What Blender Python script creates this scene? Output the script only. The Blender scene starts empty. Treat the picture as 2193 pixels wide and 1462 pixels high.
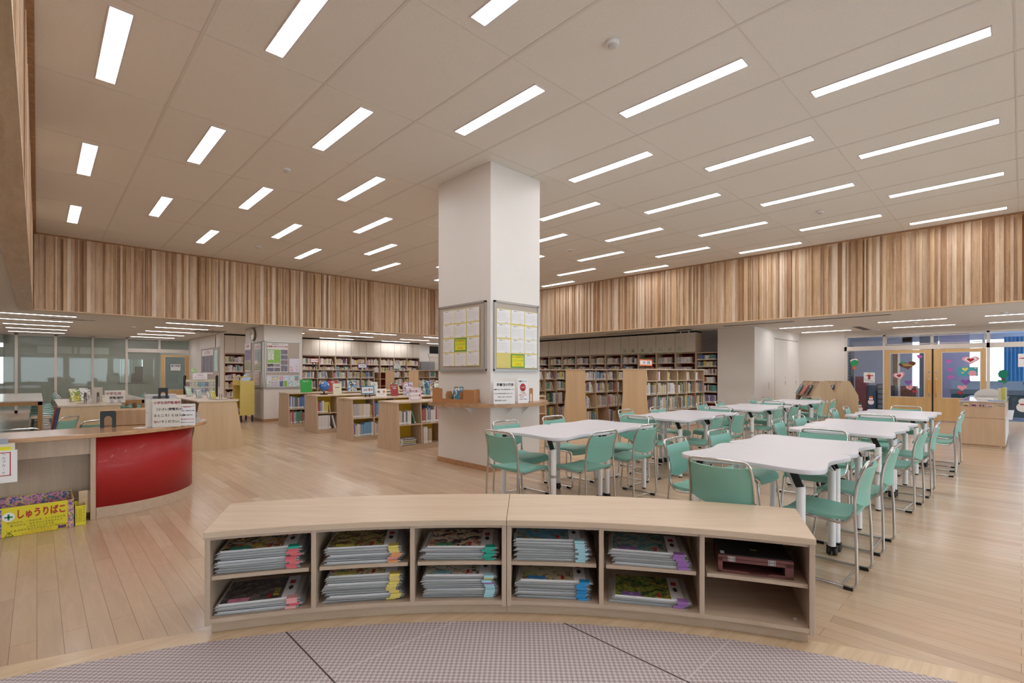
import bpy, math, random
from mathutils import Vector, Matrix
R = math.radians
S = bpy.context.scene
COL = S.collection
H = 1.35                                   # eye height
# ---------------------------------------------------------------- camera
cd = bpy.data.cameras.new('camera'); cam = bpy.data.objects.new('camera', cd); COL.objects.link(cam)
FPX = 1053.5
cd.sensor_fit = 'HORIZONTAL'; cd.sensor_width = 36.0; cd.lens = 36.0 * FPX / 2193.0
cd.shift_x = 0.0; cd.shift_y = (798.5 - 731.0) / 2193.0
cd.clip_start = 0.05; cd.clip_end = 200
yaw = R(46.02 - 90.0)
cam.matrix_world = Matrix.Translation((0, 0, H)) @ Matrix.Rotation(yaw, 4, 'Z') @ Matrix.Rotation(R(90), 4, 'X') @ Matrix.Rotation(R(0.08), 4, 'Z')
S.camera = cam
# ---------------------------------------------------------------- world, view
w = bpy.data.worlds.new('daylight'); S.world = w; w.use_nodes = True
bg = w.node_tree.nodes['Background']; bg.inputs[0].default_value = (0.80, 0.90, 1.0, 1); bg.inputs[1].default_value = 4.0
S.view_settings.view_transform = 'Standard'; S.view_settings.look = 'None'
S.view_settings.gamma = 1.0; S.view_settings.use_curve_mapping = False
S.view_settings.exposure = 0.20
LAMP = 15.0          # strength of the ceiling lamps' diffusers
LAMP_LOW = 24.0
DAY = (0.80, 0.90, 1.0)
# ---------------------------------------------------------------- materials
def lin(c):
    if isinstance(c, str):
        c = c.lstrip('#'); c = [int(c[i:i+2], 16) / 255 for i in (0, 2, 4)]
    return tuple((x / 12.92 if x <= 0.04045 else ((x + 0.055) / 1.055) ** 2.4) for x in c)
MATS = {}
def setin(b, key, v):
    if key in b.inputs: b.inputs[key].default_value = v
def mat(name, col, rough=0.5, metal=0.0, coat=0.0, spec=0.5, var=0.06, scale=6.0, alpha=1.0):
    if name in MATS: return MATS[name]
    m = bpy.data.materials.new(name); m.use_nodes = True; nt = m.node_tree; b = nt.nodes['Principled BSDF']
    c = lin(col); b.inputs['Roughness'].default_value = rough; b.inputs['Metallic'].default_value = metal
    setin(b, 'Coat Weight', coat); setin(b, 'Specular IOR Level', spec); setin(b, 'Alpha', alpha)
    tc = nt.nodes.new('ShaderNodeTexCoord'); nz = nt.nodes.new('ShaderNodeTexNoise'); nz.inputs['Scale'].default_value = scale
    nz.inputs['Detail'].default_value = 3
    mx = nt.nodes.new('ShaderNodeMix'); mx.data_type = 'RGBA'
    mx.inputs[6].default_value = (*[x * (1 - var) for x in c], 1); mx.inputs[7].default_value = (*[min(1, x * (1 + var)) for x in c], 1)
    nt.links.new(tc.outputs['Object'], nz.inputs['Vector']); nt.links.new(nz.outputs['Fac'], mx.inputs[0]); nt.links.new(mx.outputs[2], b.inputs['Base Color'])
    MATS[name] = m; return m
def wood(name, c1, c2, axis='Z', grain=1.0, rough=0.45, coat=0.0, stretch=14.0, fine=40.0, turn=0.0):
    """veneer: two tones streaked along one axis"""
    if name in MATS: return MATS[name]
    m = bpy.data.materials.new(name); m.use_nodes = True; nt = m.node_tree; b = nt.nodes['Principled BSDF']
    b.inputs['Roughness'].default_value = rough; setin(b, 'Coat Weight', coat); setin(b, 'Coat Roughness', 0.15)
    tc = nt.nodes.new('ShaderNodeTexCoord'); mp = nt.nodes.new('ShaderNodeMapping')
    sc = {'X': (1, stretch, stretch), 'Y': (stretch, 1, stretch), 'Z': (stretch, stretch, 1)}[axis]
    mp.inputs['Scale'].default_value = sc
    n1 = nt.nodes.new('ShaderNodeTexNoise'); n1.inputs['Scale'].default_value = 1.3 * grain; n1.inputs['Detail'].default_value = 4; n1.inputs['Distortion'].default_value = 0.4
    n2 = nt.nodes.new('ShaderNodeTexNoise'); n2.inputs['Scale'].default_value = fine * grain / stretch * 2; n2.inputs['Detail'].default_value = 2
    ad = nt.nodes.new('ShaderNodeMath'); ad.operation = 'MULTIPLY_ADD'; ad.inputs[1].default_value = 0.45
    rp = nt.nodes.new('ShaderNodeValToRGB'); rp.color_ramp.elements[0].position = 0.45; rp.color_ramp.elements[1].position = 0.92
    rp.color_ramp.elements[0].color = (*lin(c1), 1); rp.color_ramp.elements[1].color = (*lin(c2), 1)
    L = nt.links.new
    vr = nt.nodes.new('ShaderNodeVectorRotate'); vr.rotation_type = 'Z_AXIS'; vr.inputs['Angle'].default_value = turn
    L(tc.outputs['Object'], vr.inputs['Vector']); L(vr.outputs[0], mp.inputs[0]); L(mp.outputs[0], n1.inputs['Vector']); L(mp.outputs[0], n2.inputs['Vector'])
    L(n2.outputs['Fac'], ad.inputs[0]); L(n1.outputs['Fac'], ad.inputs[2]); L(ad.outputs[0], rp.inputs[0]); L(rp.outputs[0], b.inputs['Base Color'])
    MATS[name] = m; return m
def emit(name, col, strength):
    if name in MATS: return MATS[name]
    m = bpy.data.materials.new(name); m.use_nodes = True; nt = m.node_tree; b = nt.nodes['Principled BSDF']
    b.inputs['Base Color'].default_value = (0.9, 0.9, 0.9, 1)
    setin(b, 'Emission Color', (*col, 1)); setin(b, 'Emission Strength', strength)
    MATS[name] = m; return m
def glass(name, col=(0.93, 0.97, 0.96), rough=0.0, haze_mix=0.0):
    """thin architectural pane: mostly clear with a mirror share that grows at grazing view"""
    if name in MATS: return MATS[name]
    m = bpy.data.materials.new(name); m.use_nodes = True; nt = m.node_tree; nt.nodes.clear(); N = nt.nodes.new; L = nt.links.new
    o = N('ShaderNodeOutputMaterial'); t = N('ShaderNodeBsdfTransparent'); t.inputs[0].default_value = (*col, 1)
    g = N('ShaderNodeBsdfGlossy'); g.inputs['Roughness'].default_value = 0.02; f = N('ShaderNodeFresnel'); f.inputs[0].default_value = 1.45
    ml = N('ShaderNodeMath'); ml.operation = 'MULTIPLY'; ml.inputs[1].default_value = 1.8
    x = N('ShaderNodeMixShader'); L(f.outputs[0], ml.inputs[0]); L(ml.outputs[0], x.inputs[0]); L(t.outputs[0], x.inputs[1]); L(g.outputs[0], x.inputs[2])
    if haze_mix:
        d = N('ShaderNodeBsdfDiffuse'); d.inputs[0].default_value = (*col, 1); y = N('ShaderNodeMixShader'); y.inputs[0].default_value = haze_mix
        L(x.outputs[0], y.inputs[1]); L(d.outputs[0], y.inputs[2]); L(y.outputs[0], o.inputs[0])
    else: L(x.outputs[0], o.inputs[0])
    MATS[name] = m; return m
def printed(name, base, inks, scale=(9, 9, 9), thr=0.56, rough=0.4):
    """paper or cover with a scatter of ink patches"""
    if name in MATS: return MATS[name]
    m = bpy.data.materials.new(name); m.use_nodes = True; nt = m.node_tree; b = nt.nodes['Principled BSDF']; N = nt.nodes.new; L = nt.links.new
    b.inputs['Roughness'].default_value = rough
    tc = N('ShaderNodeTexCoord'); mp = N('ShaderNodeMapping'); mp.inputs['Scale'].default_value = scale
    L(tc.outputs['Object'], mp.inputs[0]); prev = None
    for i, ink in enumerate(inks):
        nz = N('ShaderNodeTexNoise'); nz.inputs['Scale'].default_value = 1.0 + 0.35 * i; nz.inputs['Detail'].default_value = 2.5; nz.inputs['Distortion'].default_value = 0.6
        ad = N('ShaderNodeVectorMath'); ad.inputs[1].default_value = (3.7 * i, 1.9 * i, 5.1 * i); L(mp.outputs[0], ad.inputs[0]); L(ad.outputs[0], nz.inputs['Vector'])
        gt = N('ShaderNodeMath'); gt.operation = 'GREATER_THAN'; gt.inputs[1].default_value = thr; L(nz.outputs['Fac'], gt.inputs[0])
        mx = N('ShaderNodeMix'); mx.data_type = 'RGBA'; mx.inputs[7].default_value = (*lin(ink), 1); L(gt.outputs[0], mx.inputs[0])
        if prev is None: mx.inputs[6].default_value = (*lin(base), 1)
        else: L(prev, mx.inputs[6])
        prev = mx.outputs[2]
    L(prev, b.inputs['Base Color']); MATS[name] = m; return m
MAPLE1, MAPLE2 = '#bea184', '#d0b598'
maple = wood('maple_laminate_upright', MAPLE1, MAPLE2, 'Z')
mapleX = wood('maple_laminate_level', MAPLE1, MAPLE2, 'X')
mapleT = wood('maple_laminate_top', '#c8ae94', '#d5bea5', 'X', rough=0.35)
cabw = mat('cream_cabinet_door', '#d6ccbe', 0.6, var=0.02)
plaster = mat('cream_wall_paint', '#e6ded6', 0.6, var=0.015)
plaster2 = mat('warm_white_paint', '#e9e3de', 0.42, var=0.015, spec=0.4)
white = mat('white_lacquer', '#ecebee', 0.35, var=0.01)
alu = mat('aluminium', '#b9b7b4', 0.35, 0.8, var=0.03)
frame_w = mat('cream_aluminium_frame', '#d9cfc4', 0.45, var=0.02)
black = mat('black_plastic', '#151516', 0.45, var=0.1)
blackm = mat('black_painted_steel', '#101011', 0.4, var=0.1)
chrome = mat('chrome', '#cfcfd0', 0.12, 1.0, var=0.02)
mint = mat('mint_green_vinyl', '#82b9ab', 0.42, var=0.04, scale=3)
greyvoid = mat('dark_gap', '#3a2d22', 0.8)
paper = mat('white_paper', '#ece9ea', 0.6, var=0.01)
yellowback = mat('yellow_back_panel', '#ecbf2c', 0.5, var=0.03)
redback = mat('dark_red_back_panel', '#8c2320', 0.5, var=0.05)
beigeboard = mat('beige_pinboard', '#bdb0a4', 0.8, var=0.03, scale=60)
ink_k = mat('black_ink', '#222226', 0.7); ink_r = mat('red_ink', '#b53a3c', 0.7); ink_b = mat('blue_ink', '#34408a', 0.7)
ink_g = mat('green_ink', '#1f8f5a', 0.7); ink_br = mat('brick_red_ink', '#a8322a', 0.7)
# ---------------------------------------------------------------- mesh builder
class MB:
    def __init__(s): s.v = []; s.f = []; s.mi = []; s.sm = []
    def _add(s, vs, fs, mi=0, sm=False):
        o = len(s.v); s.v += [tuple(p) for p in vs]
        for f in fs: s.f.append([i + o for i in f]); s.mi.append(mi); s.sm.append(sm)
        return s
    def box(s, x0, x1, y0, y1, z0, z1, mi=0):
        vs = [(x, y, z) for z in (z0, z1) for y in (y0, y1) for x in (x0, x1)]
        return s._add(vs, [(0, 2, 3, 1), (4, 5, 7, 6), (0, 1, 5, 4), (2, 6, 7, 3), (0, 4, 6, 2), (1, 3, 7, 5)], mi)
    def obox(s, c, size, rot, mi=0):
        """box of a size about centre c, turned by a 3x3/4x4 matrix"""
        a = [x / 2 for x in size]; vs = []
        for z in (-a[2], a[2]):
            for y in (-a[1], a[1]):
                for x in (-a[0], a[0]): vs.append(Vector(c) + (rot.to_3x3() @ Vector((x, y, z))))
        return s._add(vs, [(0, 2, 3, 1), (4, 5, 7, 6), (0, 1, 5, 4), (2, 6, 7, 3), (0, 4, 6, 2), (1, 3, 7, 5)], mi)
    def prism(s, pts, z0, z1, axis='Z', mi=0, smooth=False):
        """polygon pts (a,b) pushed along an axis.  Z: (x,y)  X: (y,z)  Y: (x,z)"""
        def P(a, b, c): return {'Z': (a, b, c), 'X': (c, a, b), 'Y': (a, c, b)}[axis]
        n = len(pts); vs = [P(a, b, z0) for a, b in pts] + [P(a, b, z1) for a, b in pts]
        fl = axis == 'Y'
        ar = sum(pts[i][0] * pts[(i + 1) % n][1] - pts[(i + 1) % n][0] * pts[i][1] for i in range(n)) < 0
        if ar: fl = not fl
        def q(f): return tuple(reversed(f)) if fl else tuple(f)
        s._add(vs, [q(range(n - 1, -1, -1)), q(range(n, 2 * n))], mi)
        o = len(s.v) - 2 * n
        for i in range(n):
            j = (i + 1) % n; s.f.append([k + o for k in q((i, j, j + n, i + n))]); s.mi.append(mi); s.sm.append(smooth)
        return s
    def tube(s, path, r, n=8, mi=0, closed=False, cap=True):
        P = [Vector(p) for p in path]; m = len(P); rings = []; prev = None
        for i in range(m):
            if closed: t = (P[(i + 1) % m] - P[i - 1]).normalized()
            else: t = (P[min(i + 1, m - 1)] - P[max(i - 1, 0)]).normalized()
            if prev is None:
                a = Vector((0, 0, 1)) if abs(t.z) < 0.9 else Vector((1, 0, 0)); nn = (a - t * a.dot(t)).normalized()
            else: nn = (prev - t * prev.dot(t)).normalized()
            prev = nn; bb = t.cross(nn); rr = r[i] if isinstance(r, (list, tuple)) else r
            rings.append([P[i] + (nn * math.cos(2 * math.pi * k / n) + bb * math.sin(2 * math.pi * k / n)) * rr for k in range(n)])
        vs = [p for g in rings for p in g]; fs = []
        for i in range(m if closed else m - 1):
            j = (i + 1) % m
            for k in range(n): fs.append((i * n + k, i * n + (k + 1) % n, j * n + (k + 1) % n, j * n + k))
        s._add(vs, fs, mi, True)
        if cap and not closed: s._add(rings[0], [tuple(range(n - 1, -1, -1))], mi); s._add(rings[-1], [tuple(range(n))], mi)
        return s
    def cyl(s, x, y, z0, z1, r, n=16, mi=0, r2=None):
        r2 = r if r2 is None else r2; return s.tube([(x, y, z0), (x, y, z1)], [r, r2], n, mi)
    def lathe(s, prof, c=(0, 0, 0), n=20, mi=0, axis='Z'):
        vs = []; fs = []
        for (r, h) in prof:
            for k in range(n):
                a = 2 * math.pi * k / n; x, y = r * math.cos(a), r * math.sin(a)
                p = (x, y, h) if axis == 'Z' else ((x, h, y) if axis == 'Y' else (h, x, y))
                vs.append(Vector(c) + Vector(p))
        for i in range(len(prof) - 1):
            for k in range(n): fs.append((i * n + k, i * n + (k + 1) % n, (i + 1) * n + (k + 1) % n, (i + 1) * n + k))
        fs2 = [tuple(range(n - 1, -1, -1)), tuple(range((len(prof) - 1) * n, len(prof) * n))]
        s._add(vs, fs, mi, True); o = len(s.v) - len(vs)
        for f in fs2: s.f.append([i + o for i in f]); s.mi.append(mi); s.sm.append(False)
        return s
    def grid(s, rows, mi=0, sm=True):
        n = len(rows[0]); vs = [p for r in rows for p in r]
        return s._add(vs, [(i * n + k, i * n + k + 1, (i + 1) * n + k + 1, (i + 1) * n + k) for i in range(len(rows) - 1) for k in range(n - 1)], mi, sm)
    def mesh(s, name, mats):
        me = bpy.data.meshes.new(name); me.from_pydata(s.v, [], s.f)
        for m in (mats if isinstance(mats, (list, tuple)) else [mats]): me.materials.append(m)
        me.polygons.foreach_set('material_index', s.mi); me.polygons.foreach_set('use_smooth', s.sm); me.update()
        return me
    def build(s, name, mats, parent=None, loc=(0, 0, 0), rot=(0, 0, 0), bevel=0, fix=False):
        me = s.mesh(name, mats); o = bpy.data.objects.new(name, me); COL.objects.link(o)
        o.location = loc; o.rotation_euler = rot
        if parent: o.parent = parent
        if bevel:
            b = o.modifiers.new('bevel', 'BEVEL'); b.width = bevel; b.segments = 2; b.limit_method = 'ANGLE'; b.angle_limit = R(40)
        return o
def fillet(pts, r, n=5):
    out = [Vector(pts[0])]
    for i in range(1, len(pts) - 1):
        a, b, c = Vector(pts[i - 1]), Vector(pts[i]), Vector(pts[i + 1]); u = (a - b); v = (c - b); rr = min(r, u.length * .49, v.length * .49)
        p, q = b + u.normalized() * rr, b + v.normalized() * rr
        for k in range(n + 1):
            t = k / n; out.append(p * (1 - t) ** 2 + b * 2 * t * (1 - t) + q * t * t)
    out.append(Vector(pts[-1])); return out
def bx(name, m, parent, x0, x1, y0, y1, z0, z1, bevel=0): return MB().box(x0, x1, y0, y1, z0, z1).build(name, m, parent, bevel=bevel)
def thing(name, label, cat, loc=(0, 0, 0), rz=0.0, group=None):
    o = bpy.data.objects.new(name, None); COL.objects.link(o); o.empty_display_size = 0.05
    o.location = loc; o.rotation_euler = (0, 0, rz); return tag(o, label, cat, group)
def tag(o, label, cat, group=None):
    o['label'] = label; o['category'] = cat
    if group: o['group'] = group
    return o
def struct(o, label=None):
    o['kind'] = 'structure'
    if label: o['label'] = label
    return o
def dup(root, loc=None, rz=None, label=None, group=None, rot=None):
    r = root.copy(); COL.objects.link(r)
    if loc is not None: r.location = loc
    if rz is not None: r.rotation_euler = (0, 0, rz)
    if rot is not None: r.rotation_euler = rot
    if label: r['label'] = label
    if group: r['group'] = group
    for ch in list(root.children):
        c = ch.copy(); COL.objects.link(c); c.parent = r
        for g in ch.children:
            d = g.copy(); COL.objects.link(d); d.parent = c
    return r
def text(s, size, m, parent, mtx, name='lettering', align='CENTER', sx=1.0, space=1.0, line=1.0, bold=0.0):
    cu = bpy.data.curves.new('t', 'FONT'); cu.body = s; cu.size = size; cu.align_x = align; cu.align_y = 'CENTER'; cu.resolution_u = 2
    cu.space_character = space; cu.space_line = line; cu.offset = bold; cu.materials.append(m)
    o = bpy.data.objects.new('t', cu); COL.objects.link(o); bpy.context.view_layer.update()
    me = bpy.data.meshes.new_from_object(o.evaluated_get(bpy.context.evaluated_depsgraph_get()))
    bpy.data.objects.remove(o); bpy.data.curves.remove(cu); me.name = name
    if sx != 1.0:
        for v in me.vertices: v.co.x *= sx
    if not me.materials: me.materials.append(m)
    t = bpy.data.objects.new(name, me); COL.objects.link(t); t.parent = parent; t.matrix_local = mtx; return t
def face(x=0, y=0, z=0, rz=0, tilt=0):
    """frame for writing on an upright face that looks along local -Y"""
    return Matrix.Translation((x, y, z)) @ Matrix.Rotation(rz, 4, 'Z') @ Matrix.Rotation(R(90) + tilt, 4, 'X')
rnd = random.Random(7)
# ================================================================ THE SETTING
LOW, TOP = 2.65, 4.23
XR, YL, XN = 12.66, 14.15, -0.11        # upper hall: right band, far band, near-left band
Y0 = -4.0                                # behind the camera
XD = 18.3                                # wall with the doors
YB, XB = 18.4, 14.4                      # fronts of the wall bookcases
# ---- floor: narrow boards along Y
def floor_mat():
    m = bpy.data.materials.new('maple_floor_boards'); m.use_nodes = True; nt = m.node_tree; b = nt.nodes['Principled BSDF']; N = nt.nodes.new; L = nt.links.new
    tc = N('ShaderNodeTexCoord'); sp = N('ShaderNodeSeparateXYZ'); cb = N('ShaderNodeCombineXYZ')
    L(tc.outputs['Object'], sp.inputs[0]); L(sp.outputs['Y'], cb.inputs['X']); L(sp.outputs['X'], cb.inputs['Y'])
    br = N('ShaderNodeTexBrick'); br.offset = 0.37; br.offset_frequency = 2; br.squash = 1.0
    br.inputs['Color1'].default_value = (0, 0, 0, 1); br.inputs['Color2'].default_value = (1, 1, 1, 1); br.inputs['Mortar'].default_value = (0.5, 0.5, 0.5, 1)
    br.inputs['Scale'].default_value = 1.0; br.inputs['Brick Width'].default_value = 1.15; br.inputs['Row Height'].default_value = 0.097
    br.inputs['Mortar Size'].default_value = 0.0011; br.inputs['Mortar Smooth'].default_value = 0.2; br.inputs['Bias'].default_value = 0
    L(cb.outputs[0], br.inputs['Vector'])
    rp = N('ShaderNodeValToRGB'); e = rp.color_ramp.elements
    e[0].position = 0.0; e[0].color = (*lin('#bb9c80'), 1); e[1].position = 1.0; e[1].color = (*lin('#d6bfa4'), 1)
    x = rp.color_ramp.elements.new(0.35); x.color = (*lin('#ccb296'), 1); x = rp.color_ramp.elements.new(0.7); x.color = (*lin('#c9aa8c'), 1)
    L(br.outputs['Color'], rp.inputs[0])
    mp = N('ShaderNodeMapping'); mp.inputs['Scale'].default_value = (22, 2.2, 1); L(tc.outputs['Object'], mp.inputs[0])
    nz = N('ShaderNodeTexNoise'); nz.inputs['Scale'].default_value = 1.0; nz.inputs['Detail'].default_value = 5; nz.inputs['Distortion'].default_value = 1.2; L(mp.outputs[0], nz.inputs['Vector'])
    m1 = N('ShaderNodeMix'); m1.data_type = 'RGBA'; m1.blend_type = 'MULTIPLY'; m1.inputs[0].default_value = 1.0
    r2 = N('ShaderNodeValToRGB'); r2.color_ramp.elements[0].position = 0.3; r2.color_ramp.elements[1].position = 0.7
    r2.color_ramp.elements[0].color = (0.86, 0.84, 0.82, 1); r2.color_ramp.elements[1].color = (1, 1, 1, 1)
    L(nz.outputs['Fac'], r2.inputs[0]); L(rp.outputs[0], m1.inputs[6]); L(r2.outputs[0], m1.inputs[7])
    m2 = N('ShaderNodeMix'); m2.data_type = 'RGBA'; m2.inputs[7].default_value = (*lin('#6e5238'), 1); L(br.outputs['Fac'], m2.inputs[0]); L(m1.outputs[2], m2.inputs[6])
    L(m2.outputs[2], b.inputs['Base Color']); b.inputs['Roughness'].default_value = 0.3; setin(b, 'Coat Weight', 0.25); setin(b, 'Coat Roughness', 0.12)
    return m
fl = MB().box(-9, XD + 0.15, Y0, 23.2, -0.1, 0).build('floor', floor_mat()); struct(fl)
# ---- upper ceiling with its board grid
tile = mat('mineral_ceiling_board', '#e8e2da', 0.9, var=0.08, scale=90)
bar = mat('pale_ceiling_joint', '#ddd6ce', 0.7, var=0.01)
cl = MB().box(XN, XR, Y0, YL, TOP, TOP + 0.1); ceil = cl.build('ceiling', tile); struct(ceil)
gx = [0.48 + 1.0555 * k for k in range(12)]; gy = [0.84 + 1.596 * j for j in range(-3, 8)]
cj = MB()
for x in [0.48 + 1.0555 * (k + 0.5) for k in range(-1, 12)]:
    if XN < x < XR: cj.box(x - 0.014, x + 0.014, Y0, YL, TOP - 0.004, TOP + 0.001)
for y in [0.84 + 1.596 * (j + 0.5) for j in range(-3, 8)]:
    if y < YL: cj.box(XN, XR, y - 0.007, y + 0.007, TOP - 0.003, TOP + 0.001)
struct(cj.build('trim_1', bar))
lowc = MB()
PA = mat('smooth_ceiling_paint', '#e2dcd4', 0.8, var=0.01)
lowc.box(-9, XD + 0.1, YL + 0.05, 23.2, LOW, LOW + 0.1)
lowc.box(XR + 0.05, XD + 0.1, Y0, YL + 0.05, LOW, LOW + 0.1)
lowc.box(-9, XN - 0.13, Y0, YL + 0.05, LOW, LOW + 0.1)
struct(lowc.build('ceiling', PA))
# ---- slatted timber bands
def slat_mats():
    tones = [('#ae8664', '#cfae8a'), ('#c6a88a', '#e2c9ac'), ('#946c4c', '#b48e6c'), ('#d6bda4', '#ecd9c4'), ('#b8957a', '#d8ba9c'), ('#c09a74', '#dcbc96')]
    return [wood('cedar_slat_%d' % i, a, b, 'Z', grain=1.5, rough=0.65, stretch=9, fine=60) for i, (a, b) in enumerate(tones)]
SM = slat_mats()
def band(name, length, org, rz, seed):
    """slats on a wall that runs along local x; the room is on local -y"""
    r = random.Random(seed); b = MB(); x = 0.0; zb, zt = LOW - 0.0, TOP - 0.02
    b.box(0, length, 0.05, 0.14, zb, TOP, 2)
    while x < length:
        wd = r.choice((0.02, 0.03, 0.045, 0.06, 0.085)); d = r.choice((-0.012, 0.0, 0.015, 0.028, 0.042, 0.05)); wd = min(wd, length - x)
        b.box(x, x + wd - 0.0015, -0.0 + 0.05 - 0.015 - d, 0.055, zb, zt, r.randrange(6)); x += wd
    o = b.build(name, SM, loc=org, rot=(0, 0, rz)); struct(o); return o
band('wall_far', XR - XN, (XN, YL - 0.03, 0), 0, 3)
band('wall_right', YL - Y0, (XR - 0.03, YL, 0), R(-90), 4)
band('wall_left', YL - Y0, (XN + 0.03, Y0, 0), R(90), 5)
band('wall_back', XR - XN, (XR, Y0 + 0.03, 0), R(180), 6)
edge = wood('ash_edge_board', '#cda984', '#e0c3a0', 'X', rough=0.5)
e = MB(); e.box(XN - 0.135, XR + 0.0, YL - 0.075, YL + 0.06, LOW - 0.018, LOW + 0.004)
struct(e.build('trim_2', edge))
edgeY = wood('ash_edge_board_y', '#cda984', '#e0c3a0', 'Y', rough=0.5)
e = MB(); e.box(XR - 0.075, XR + 0.06, Y0, YL + 0.06, LOW - 0.018, LOW + 0.004); struct(e.build('trim_3', edgeY))
butch = wood('laminated_oak', '#b39878', '#cdb494', 'Y', rough=0.45, grain=2.0, stretch=7)
e = MB(); e.box(XN - 0.16, XN + 0.045, Y0, YL + 0.06, LOW - 0.03, LOW + 0.004); struct(e.build('trim_4', butch))
corn = MB(); corn.box(XN, XR, YL - 0.09, YL - 0.03, TOP - 0.022, TOP); corn.box(XR - 0.09, XR - 0.03, Y0, YL, TOP - 0.022, TOP)
corn.box(XN + 0.03, XN + 0.09, Y0, YL, TOP - 0.022, TOP); struct(corn.build('trim_5', SM[2]))
# ---- walls below
def wallbox(name, *a, m=plaster): o = MB().box(*a).build(name, m); struct(o); return o
wallbox('wall_far', 4.35, 14.9, 18.95, 19.05, 0, LOW)
wallbox('wall_right', XD, XD + 0.12, 3.87, 19.05, 0, LOW)
wallbox('wall_left', -9.1, -9.0, Y0, 23.2, 0, LOW)
wallbox('wall_far', 4.35, 4.47, 18.42, 23.1, 0, LOW)
# block beside the bookcases and the cupboard wall
wallbox('wall_right', 14.35, 14.9, 5.16, 6.19, 0, LOW, m=plaster)
cup = MB(); cup.box(14.9, XD, 5.16, 5.9, 0, LOW); struct(cup.build('wall_right', plaster))
# behind-camera wall with daylight windows
bk = MB()
ZS, ZW = 0.5, 2.45
bk.box(-9, XD, Y0 - 0.12, Y0, 0, ZS); bk.box(-9, XD, Y0 - 0.12, Y0, ZW, LOW)
for x in (-9, -6.4, -3.8, -1.2, 1.4, 4.0, 6.6, 9.2, 11.8, 14.4, 16.9): bk.box(x, x + 0.35, Y0 - 0.12, Y0, ZS, ZW)
bk.box(-9, XD, Y0 - 0.12, Y0, LOW, LOW + 0.1)
struct(bk.build('wall_back', plaster))
for i, x in enumerate((-9, -6.4, -3.8, -1.2, 1.4, 4.0, 6.6, 9.2, 11.8, 14.4)):
    wn = MB(); x1 = (-6.4, -3.8, -1.2, 1.4, 4.0, 6.6, 9.2, 11.8, 14.4, 16.9)[i]
    wn.box(x + 0.35, x1, Y0 - 0.07, Y0 - 0.065, ZS, ZW); struct(wn.build('window_%d' % (20 + i), glass('clear_pane')))
# pillar
pil = MB().box(4.43, 5.41, 5.01, 6.22, 0, TOP); P_ = pil.build('wall_pillar', plaster2, bevel=0.006); struct(P_, 'cream painted square pillar in the middle of the hall')
bb = MB(); bb.box(4.42, 5.42, 5.0, 6.23, 0, 0.075); struct(bb.build('baseboard_pillar', wood('oak_skirting', '#a97d57', '#bd9068', 'X')))
# clock column
ck = MB().box(4.47, 5.5, 14.42, 16.1, 0, LOW); struct(ck.build('wall_column', plaster), 'cream square column carrying the clock and two notice boards')
bb = MB(); bb.box(4.46, 5.51, 14.41, 16.11, 0, 0.075); struct(bb.build('baseboard_column', MATS['oak_skirting']))
# baseboards
bb = MB(); bb.box(4.34, 4.36, 18.45, 23.0, 0, 0.07); bb.box(14.34, 14.355, 5.15, 6.19, 0, 0.07); bb.box(14.34, XD, 5.145, 5.16, 0, 0.07); bb.box(XD - 0.012, XD, 3.87, 5.15, 0, 0.07)
struct(bb.build('baseboard_right', MATS['oak_skirting']))
# ---------------------------------------------------------------- lamps
rimw = mat('white_lamp_frame', '#dcd3d6', 0.4, var=0.01)
difm = emit('upper_lamp_diffuser', (.93, 0.94, 0.955), LAMP)
difl = emit('low_lamp_diffuser', (0.98, 0.97, 1.0), LAMP_LOW)
def lamp_proto(name, label, L_, W, dm, group):
    t = thing(name, label, 'ceiling light', group=group)
    f = MB(); f.box(-W / 2 - .012, W / 2 + .012, -L_ / 2 - .012, -L_ / 2, -.008, .0); f.box(-W / 2 - .012, W / 2 + .012, L_ / 2, L_ / 2 + .012, -.008, .0)
    f.box(-W / 2 - .012, -W / 2, -L_ / 2, L_ / 2, -.008, .0); f.box(W / 2, W / 2 + .012, -L_ / 2, L_ / 2, -.008, .0); f.build('lamp_frame', rimw, t)
    d = MB(); d.box(-W / 2, W / 2, -L_ / 2, L_ / 2, -.004, -.001); d.build('diffuser', dm, t)
    return t
lp = lamp_proto('ceiling_light', 'x', 1.31, 0.145, difm, 'recessed lights in the high ceiling')
ORD = ['first', 'second', 'third', 'fourth', 'fifth', 'sixth', 'seventh', 'eighth', 'ninth', 'tenth', 'eleventh', 'twelfth', 'thirteenth', 'fourteenth', 'fifteenth', 'sixteenth', 'seventeenth', 'eighteenth', 'nineteenth', 'twentieth']
first = True
for k, x in enumerate(gx):
    ordj = 0
    for j, y in reversed(list(enumerate(gy, -3))):
        if (k + j) % 2 == 0 or (k, j) == (4, 3): continue
        vis = (x * math.cos(R(46.02)) + y * math.sin(R(46.02))) > 0.5
        lab = 'recessed strip light in the high ceiling, column %d from the left band, %s from the far band' % (k + 1, ORD[ordj])
        lab = 'recessed strip light, high ceiling, %s column from left, %s from far wall' % (ORD[k], ORD[ordj]); ordj += 1
        o = lp if first else dup(lp); first = False
        o.location = (x, y, TOP); o['label'] = lab
lq = lamp_proto('ceiling_light', 'x', 1.31, 0.09, difl, 'slim lights in the low ceiling'); used = False
def low_lamp(x, y, rz, lab):
    global used
    o = lq if not used else dup(lq); used = True
    o.location = (x, y, LOW); o.rotation_euler = (0, 0, rz); o['label'] = lab
for k in range(5):
    low_lamp(0.0, 15.36 + 1.67 * k, R(90), 'slim light in the low ceiling over the left tables, %s from the timber band' % ORD[k])
    low_lamp(3.07, 15.46 + 1.7 * k, R(90), 'slim light in the low ceiling before the sliding door, %s from the timber band' % ORD[k])
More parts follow.
